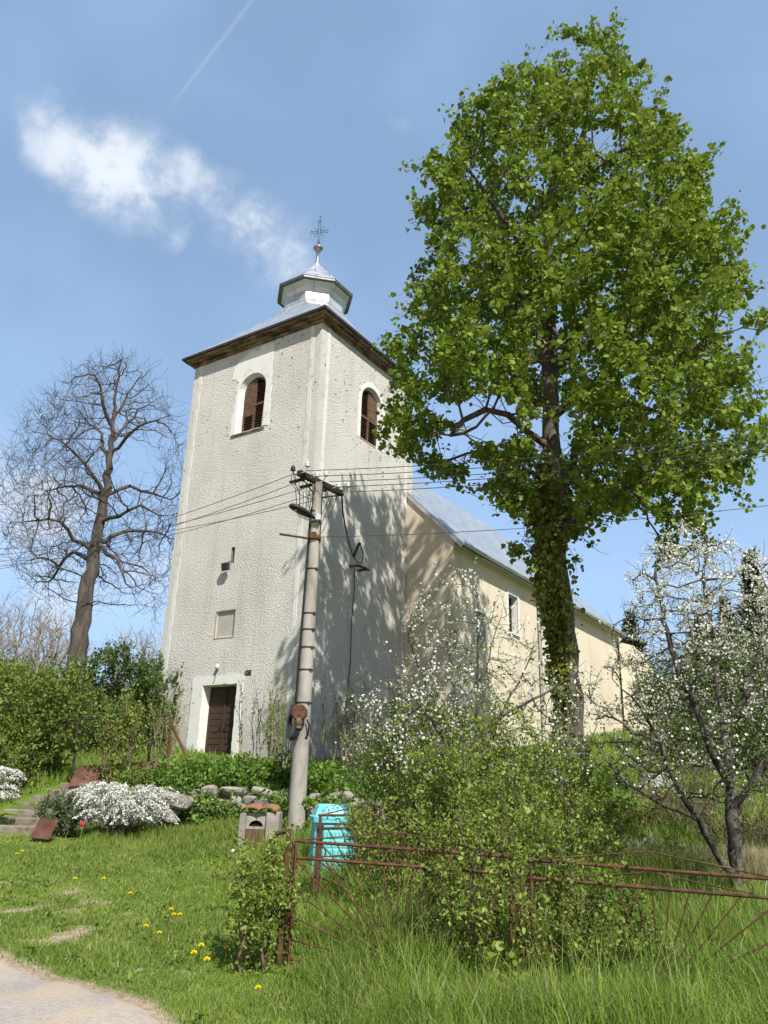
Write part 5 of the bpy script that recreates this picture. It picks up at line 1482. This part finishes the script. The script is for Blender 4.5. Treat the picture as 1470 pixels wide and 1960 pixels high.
for k in range(2):
    c0_ = Vector((bx - .25 + .25 * k, 12.0, z0 + hgt)); pts = []
    for i in range(9):
        a = PI * i / 8; pts.append((.13 - .13 * math.cos(a), .055 * math.sin(a)))
    o_ = [c0_ + Vector((x_, 0, z_)) for x_, z_ in pts]; i_ = [c0_ + Vector((x_, 0, z_ + .018)) for x_, z_ in pts]; dy = Vector((0, .48, .03))
    for i in range(8): mb.poly(i_[i], i_[i + 1], i_[i + 1] + dy, i_[i] + dy); mb.poly(o_[i], o_[i + 1], i_[i + 1], i_[i]); mb.poly(o_[i + 1], o_[i], o_[i] + dy, o_[i + 1] + dy)
mb.build('clay_tile', M['tile'], cab)

# ================================================================== SUNBURST GATES
GA = Vector((-.69, 7.10, 0)); GB = Vector((1.09, 6.65, 0)); GC_ = Vector((1.19, 6.60, 0)); gdir = (Vector((2.03, 6.30, 0)) - GC_).normalized(); GD = GC_ + gdir * 1.80


def gate(label, A, B, zb, ztop, seed, fall=0.0):
    d = (B - A); Lg = d.length; u_ = d.normalized(); nn_ = Vector((-u_.y, u_.x, 0)); e = empty('sunburst_gate', (A.x, A.y, zb)); tag(e, label, 'gate')
    P = lambda s, z: A + u_ * s + ZZ * (z + fall * (s / Lg - .5) * min(1, max(0, (z - zb) / (ztop - zb))))
    mb = MB(); mb.tube([P(0, ztop), P(Lg, ztop)], .013, 10); mb.build('top_rail', M['rust'], e)
    mb = MB(); mb.tube([P(0, ztop - .125), P(Lg, ztop - .125)], .013, 10); mb.build('middle_rail', M['rust'], e)
    mb = MB(); mb.tube([P(0, zb + .02), P(Lg, zb + .02)], .014, 8); mb.build('bottom_rail', M['rust'], e)
    for s in (.02, Lg - .02): mb = MB(); mb.tube([P(s, zb), P(s, ztop)], .014, 8); mb.build('side_bar', M['rust'], e)
    c = Lg / 2; zc = zb + .03; R0 = .13
    mb = MB(); mb.tube([P(c + R0 * math.cos(PI * k / 14), zc + R0 * math.sin(PI * k / 14)) for k in range(15)], .008, 6); mb.build('hub_arc', M['rust'], e)
    for k in range(17):
        a = math.radians(8 + 164 * k / 16); dx, dz = math.cos(a), math.sin(a)
        t1 = min((ztop - .125 - zc) / max(dz, 1e-3), (c - .03) / max(abs(dx), 1e-3))
        mb = MB(); mb.tube([P(c + R0 * dx, zc + R0 * dz), P(c + t1 * dx, zc + t1 * dz)], .0065, 6); mb.build('ray_bar', M['rust'], e)
    # pediment rods with ring scrolls
    mb = MB(); ph = .115
    mb.tube([P(.05, ztop + .005), P(c - .05, ztop + ph), P(c, ztop + ph + .004), P(c + .05, ztop + ph), P(Lg - .05, ztop + .005)], .0065, 6)
    mb.tube([P(c + .05 * math.cos(a), ztop + .058 + .05 * math.sin(a)) for a in np.linspace(0, 2 * PI, 21)], .006, 6, False)
    for s in (.25, .38, .62, .75): mb.tube([P(Lg * s, ztop), P(Lg * s, ztop + ph * (1 - abs(s - .5) * 2) + .005)], .006, 6)
    mb.build('pediment', M['rust'], e)
    mb = MB()
    for sg in (-1, 1):
        cc = c + sg * .055
        mb.tube([P(cc + .047 * math.cos(a) * sg, ztop - .068 + .047 * math.sin(a)) for a in np.linspace(PI * .6, -PI * .95, 18)][::-1], .006, 6)
        mb.tube([P(cc - .018 * sg, ztop - .022), P(cc + .35 * sg, ztop - .075), P(c + sg * (c - .22), ztop - .108)], .006, 6)
        q = c + sg * (c - .26); mb.tube([P(q + .04 * math.cos(a), ztop - .07 + .04 * math.sin(a)) for a in np.linspace(-PI * .5, PI * .8, 14)], .006, 6)
    mb.build('scroll', M['rust'], e)
    return e


ZTG = 1.18
gate('rusty sunburst gate panel behind the green bush at the left', GA, GB, gz(.1, 6.9) + .02, 1.178, 1, -.045)
gate('rusty sunburst gate panel standing open to view at the lower right', GC_, GD, gz(2.0, 6.3) + .01, 1.122, 2, -.04)
gate('rusty sunburst gate leaf swung back in front of the turquoise bin', Vector((-.58, 8.7, 0)), Vector((.45, 9.7, 0)), gz(0, 9.2) + .03, 1.36, 3)


def post(label, base, top, w_, mat, square=True):
    e = MB(); b_, t_ = Vector(base), Vector(top)
    if square: e.boxf(b_ - Vector((w_, w_, 0)), (2 * w_, 0, 0), (0, 2 * w_, 0), t_ - b_)
    else: e.tube([b_, t_], w_, 12)
    return tag(e.build('gate_post', mat, bevel=.004), label, 'post')


g1 = at(516, 1832, 7.2); g1t = at(522, 1610, 7.2); g2t = at(546, 1588, 7.1); zg1 = gz(-.8, 7.2)
fr = empty('double_post', (g1.x, 7.2, zg1)); tag(fr, 'pair of rusty square posts joined at the top at the left end of the gate', 'post')
xw = at(520, 1700, 7.2).x; x2 = at(545, 1680, 7.1).x
mb = MB(); mb.boxf((xw - .017, 7.18, zg1 - .1), (.034, 0, 0), (0, .034, 0), (0.01, 0, g2t.z - zg1 + .06)); mb.build('upright', M['rust'], fr, bevel=.003)
mb = MB(); mb.boxf((x2 - .019, 7.08, zg1 - .1), (.038, 0, 0), (0, .038, 0), (0.01, 0, g2t.z - zg1 + .09)); mb.build('upright', M['rust'], fr, bevel=.003)
mb = MB(); mb.tube([(xw + .01, 7.197, g2t.z - .035), (x2 + .025, 7.1, g2t.z - .01)], .018, 8); mb.build('top_tube', M['rust'], fr)
mb = MB(); mb.tube([(x2 + .075, 7.07, zg1), (x2 + .08, 7.07, ZTG)], .010, 6); mb.build('hinge_bar', M['rust'], fr)
for lab, px, py, d, top in [('rusty angle iron post in front of the turquoise bin', 601, 1738, 8.9, 1580), ('thick rusty gate post inside the bush, left one of the middle pair', 981, 1885, 6.66, 1640), ('slimmer rusty gate post inside the bush, right one of the middle pair', 1000, 1890, 6.62, 1650)]:
    p = at(px, py, d); t_ = at(px + (12 if px < 700 else -1), top, d); post(lab, (p.x, d, gz(p.x, d) - .1), (t_.x, d, t_.z), .032 if px < 700 else (.02 if px < 990 else .014), M['rust'])

# ================================================================== GRASS AND SMALL PLANTS
def blades(name, x, y, h, wd, rng, mat, label_kind='stuff', lean=.35, z=None):
    n = len(x); z = ground(x, y) if z is None else z
    a = rng.random(n) * 2 * PI; b_ = rng.random(n) * 2 * PI; ln = np.abs(rng.normal(size=n)) * lean + .05
    d = np.stack([np.cos(a), np.sin(a), np.zeros(n)], 1); s = np.stack([np.cos(b_), np.sin(b_), np.zeros(n)], 1) * wd[:, None] * .5
    p = np.stack([x, y, z - .01], 1); m1 = p + d * (h * ln * .35)[:, None]; m1[:, 2] += h * .55
    tpz = p + d * (h * ln)[:, None]; tpz[:, 2] += h * np.sqrt(np.clip(1 - ln * ln * .5, .2, 1))
    V = np.stack([p - s, p + s, m1 + s * .75, m1 - s * .75, tpz], 1).reshape(-1, 3); k = (np.arange(n) * 5)[:, None]
    return tag(npmesh(name, V, [k + np.array([[0, 1, 2, 3]]), k + np.array([[3, 2, 4]])], mat), kind='stuff')


rng = np.random.default_rng(160)
# short trodden lawn on the left
N = 380000
yy = 4.4 + (14.1 - 4.4) * rng.random(N) ** 1.4; xx = rng.uniform(-8.0, .8, N)
keep = (np.abs(xx) < yy * .60 + 1.2); xx, yy = xx[keep], yy[keep]
dm = dirtmask(xx, yy); gl = -.85 + .25 * vnoise(xx, yy, 2, 7) + (7.2 - yy) * .30
tall = np.clip((xx - gl) / .8, 0, 1); back = np.clip((yy - 11.5) / 2, 0, 1)
keep = (rng.random(len(xx)) > dm * 1.05) & (tall < .75) & (yy > roadedge(xx) + .02) & ~((xx < -4.6) & (yy > 13.1))
xx, yy, dm, tall, back = xx[keep], yy[keep], dm[keep], tall[keep], back[keep]
hh = (.035 + .03 * (vnoise(xx, yy, 1.6, 8) + .5).clip(0, 1) + .20 * tall + .13 * back * (xx > -4.4)) * rng.uniform(.55, 1.35, len(xx)) * (1 - .5 * dm)
o = blades('lawn_grass', xx, yy, hh, (.0045 + .0011 * (yy - 4)) * rng.uniform(.7, 1.3, len(xx)), rng, M['lawn'], lean=.55); tag(o, 'short trodden lawn grass in front of the church bank', 'grass')
print('lawn', len(xx))
# long grass round the gate and on the right
N = 330000
yy = 3.6 + (13.6 - 3.6) * rng.random(N) ** 1.35; xx = rng.uniform(-1.6, 9.0, N)
keep = (np.abs(xx) < yy * .62 + 1.8) & (rng.random(N) < np.where((np.abs(xx) > yy * .56 + .5) | (yy < 5.1), .45, 1)); xx, yy = xx[keep], yy[keep]
gl = -.85 + .25 * vnoise(xx, yy, 2, 7) + (7.2 - yy) * .30; tall = np.clip((xx - gl) / .8, 0, 1)
bare_ = np.exp(-((xx - 1.2) / .38) ** 2 - ((yy - 6.4) / .18) ** 2)
keep = (tall > .25) & (rng.random(len(xx)) < .35 + .65 * tall) & (rng.random(len(xx)) > bare_) & (yy > roadedge(xx) + .03); xx, yy, tall = xx[keep], yy[keep], tall[keep]
pt_ = (.75 + .5 * vnoise(xx, yy, 2.3, 9)).clip(.3, 1.4)
hh = (.10 + .24 * tall) * pt_ * rng.uniform(.5, 1.5, len(xx)) * np.where(rng.random(len(xx)) < .08, 1.6, 1)
o = blades('long_grass', xx, yy, hh, (.0058 + .0009 * (yy - 5)) * rng.uniform(.7, 1.4, len(xx)), rng, M['grass'], lean=.6); tag(o, 'long uncut grass around the rusty gates', 'grass')
print('long', len(xx))
# grass on the bank and beyond
N = 150000
yy = 13.4 + 27 * rng.random(N) ** 1.7; xx = rng.uniform(-1, 1, N) * (yy * .56 + 1)
hh = rng.uniform(.08, .34, N) * (.7 + .5 * vnoise(xx, yy, 1.2, 12)).clip(.3, 1.3)
cdist = (xx + 1.98) * R_.y - (yy - 20) * R_.x   # keep clear of the church footprint
sA = (xx - C0.x) * R_.x + (yy - C0.y) * R_.y; uA = (xx - C0.x) * U.x + (yy - C0.y) * U.y
inch = ((sA > -.05) & (sA < 5.2) & (uA > -.05) & (uA < WL)) | ((sA > 4.85) & (uA > -KN - .05))
qa = (xx - B0.x) * asc.x + (yy - B0.y) * asc.y; qe = (xx - B0.x) * ed.x + (yy - B0.y) * ed.y
stp = ((qa > -.2) & (qa < 2.6) & (qe > -1.9) & (qe < .12)) | ((xx < -4.2) & (xx > -6.2) & (yy > 15.0) & (yy < 15.8))
keep = ~inch & ~stp; o = blades('bank_grass', xx[keep], yy[keep], hh[keep], (.010 + .0012 * (yy[keep] - 13)) * rng.uniform(.7, 1.4, keep.sum()), rng, M['grass'], lean=.5); tag(o, 'wild grass covering the bank round the church', 'grass')
# leafy ground cover on the bank and over the stone wall
N = 36000
xx = rng.uniform(-4.4, 2.6, N); t_ = rng.random(N) ** .8; yy = wallY(xx) - .1 + 3.0 * t_
vz = vnoise(xx, yy, 2.2, 20); hgt_ = (.10 + .34 * (vz + .35).clip(0, 1.1)) * (1 - .4 * t_)
keep = rng.random(N) < (.35 + .9 * (vz + .4)).clip(.1, 1); xx, yy, hgt_ = xx[keep], yy[keep], hgt_[keep]
P = np.stack([xx, yy, ground(xx, yy) + hgt_ * rng.random(len(xx)) ** .5], 1)
over = rng.random(len(xx)) < .34; P[over, 1] = wallY(P[over, 0]) - rng.uniform(.12, .30, over.sum()); P[over, 2] = ground(P[over, 0], wallY(P[over, 0]) - .5) + rng.random(over.sum()) * .75
ok_ = (vnoise(P[:, 0], P[:, 2] * 2, 2.7, 23) > -.25) | ~over
P = P[ok_]
o = leaves('ground_cover', P, rng, .075, 'ovate', M['cover'], None, up=.8, droop=-.1); tag(o, 'leafy green ground cover spilling over the bank and stone wall', 'ground cover', None, 'stuff')
for k, (px, py, d, rad, lab) in enumerate([(360, 1500, 14.7, (.7, .45, .38), 'bright leafy low bush above the stone wall left of the door'), (470, 1510, 14.8, (.75, .5, .36), 'bright leafy low bush below the church door'), (545, 1530, 14.9, (.5, .4, .38), 'leafy low bush just left of the pole foot'), (610, 1525, 14.6, (.45, .4, .35), 'leafy low bush between the pole foot and the turquoise bin'), (270, 1495, 14.9, (.45, .35, .30), 'yellowish green low bush beside the rusty sheet')]):
    rng = np.random.default_rng(170 + k); p = at(px, py, d); z0 = gz(p.x, d); A1 = ellip((p.x, d, z0 + rad[2] * .8), rad, 260, rng, .45, z0 + .05)
    shrub('low_bush', lab, 'bush', (p.x, d, z0), A1, rng, .11, .15, 6, .003, .014, M['twig'], M['cover'], 7, .062, 'ovate', twigs=1, twlen=.15, bias=(0, 0, .15), lrad=.04)
# dark green broad plant beside the boulders
rng = np.random.default_rng(180); p = at(1283, 1635, 11.6); z0 = gz(p.x, 11.6)
A1 = ellip((p.x, 11.6, z0 + .28), (.24, .2, .32), 120, rng, .5); shrub('leafy_plant', 'dark green leafy plant right of the boulders behind the gate', 'plant', (p.x, 11.6, z0), A1, rng, .09, .12, 6, .003, .008, M['stem'], M['hedge_d'], 8, .075, 'ovate', twigs=0, lrad=.04)
# dry grass slope
rng = np.random.default_rng(181); N = 24000; xx = rng.normal(4.7, .55, N); yy = rng.normal(11.3, .55, N)
o = blades('dry_grass', xx, yy, rng.uniform(.15, .50, N), rng.uniform(.006, .012, N), rng, M['straw'], lean=1.1); tag(o, 'dry straw coloured grass behind the blossom tree', 'grass')
N = 2600; xx = rng.normal(3.85, .5, N); yy = rng.normal(13.9, .25, N); P = np.stack([xx, yy, ground(xx, yy) + .04], 1)
o = leaves('leaf_litter', P, rng, .08, 'ovate', M['litter'], None, up=1.5); tag(o, 'brown dead leaves at the foot of the linden', 'leaf litter', None, 'stuff')
N = 1500; xx = rng.normal(1.2, .32, N); yy = rng.normal(6.45, .16, N); P = np.stack([xx, yy, ground(xx, yy) + .02 + .03 * rng.random(N)], 1)
o = leaves('leaf_litter', P, rng, .05, 'ovate', M['litter'], None, up=1.5); tag(o, 'brown litter under the bush at the middle gate posts', 'leaf litter', None, 'stuff')


rng = np.random.default_rng(190); cw = 260
cy = 5.4 + 6.5 * rng.random(cw) ** 1.3; cx_ = rng.uniform(-1, .55, cw) * (cy * .52); okc = (cy > roadedge(cx_) + .15); cy, cx_ = cy[okc], cx_[okc]
k_ = rng.integers(6, 16, len(cy)); xx = np.repeat(cx_, k_) + rng.normal(size=k_.sum()) * .05; yy = np.repeat(cy, k_) + rng.normal(size=k_.sum()) * .05
P = np.stack([xx, yy, ground(xx, yy) + rng.uniform(.02, .07, len(xx))], 1)
o = leaves('lawn_weeds', P, rng, .036, 'ovate', M['hedge'], None, up=1.2, droop=-.3); tag(o, 'broad leaved weeds scattered through the lawn', 'weeds', None, 'stuff')


# dandelions
def dandelion(loc):
    e = empty('dandelion', loc); p = Vector(loc); mb = MB(); mb.tube([p - ZZ * .09, p + Vector((.004, 0, -.04)), p], .0025, 5); mb.build('stem', M['stem'], e)
    rng = np.random.default_rng(3); n = 70; a = rng.random(n) * 2 * PI; el = rng.random(n) ** .7 * 1.35
    P = np.tile(np.array(p), (n, 1)); A = np.stack([np.cos(a) * np.sin(el), np.sin(a) * np.sin(el), np.cos(el) + .15], 1)
    V, Q = leafverts(P, A, rng.normal(size=(n, 3)), np.full(n, .024), 'ovate'); npmesh('flower_head', V, [Q], M['yellow'], e); return e


spots = [(385, 1812), (371, 1826), (396, 1839), (327, 1742), (333, 1752), (344, 1752), (279, 1774), (305, 1787), (249, 1711), (198, 1683), (144, 1683), (42, 1630), (32, 1635), (494, 1893), (433, 1816)]
labs = ['topmost dandelion of the big cluster of three', 'left dandelion of the big cluster of three', 'lowest dandelion of the big cluster of three', 'upper dandelion of the small trio in mid lawn', 'lower left dandelion of the small trio in mid lawn', 'lower right dandelion of the small trio in mid lawn', 'single dandelion left of the mid lawn pair', 'single dandelion below the mid lawn trio', 'single dandelion in the lawn below the cabinet side of the spirea', 'dandelion right of the pair in front of the spirea', 'dandelion left of the pair in front of the spirea', 'right dandelion of the tiny pair near the steps', 'left dandelion of the tiny pair near the steps', 'dandelion nearest the bottom edge in the long grass', 'small half closed dandelion beside the long grass']
proto = None
for (px, py), lab in zip(spots, labs):
    d = 9.0
    for _ in range(40):
        p = at(px, py, d); gzz = gz(p.x, d) + .13; d += (p.z - gzz) * 2.2
    p = at(px, py, d); loc = (p.x, d, gz(p.x, d) + .13)
    if proto is None: proto = o = dandelion(loc); kids = list(o.children)
    else:
        o = proto.copy(); C.objects.link(o); o.location = loc
        for ch in kids: c_ = ch.copy(); C.objects.link(c_); c_.parent = o; c_.matrix_parent_inverse = ch.matrix_parent_inverse.copy()
    s_ = 1.2 if py > 1800 and px < 400 else 1.0
    o.scale = (s_, s_, s_)
    tag(o, lab, 'dandelion', 'dandelions in the lawn')
# red tulip in front of the spirea, a dandelion clock near the cabinet
p = at(158, 1578, 12.15); e = empty('tulip', p); tag(e, 'single red tulip in front of the white spirea', 'tulip')
MB().lathe(p, [(.008, -.035), (.024, -.02), (.027, .01), (.022, .03), (.014, .035)], 10).build('flower', M['red'], e); MB().tube([p - ZZ * .45, p - ZZ * .03], .006, 6).build('stem', M['stem'], e)
p = at(446, 1629, 11.6); e = empty('dandelion_clock', p); tag(e, 'white dandelion seed head near the cabinet', 'dandelion')
MB().lathe(p, [(.004, -.026), (.02, -.018), (.027, 0), (.02, .018), (.004, .026)], 10).build('seed_head', M['petal2'], e); MB().tube([p - ZZ * .25, p - ZZ * .03], .004, 6).build('stem', M['stem'], e)
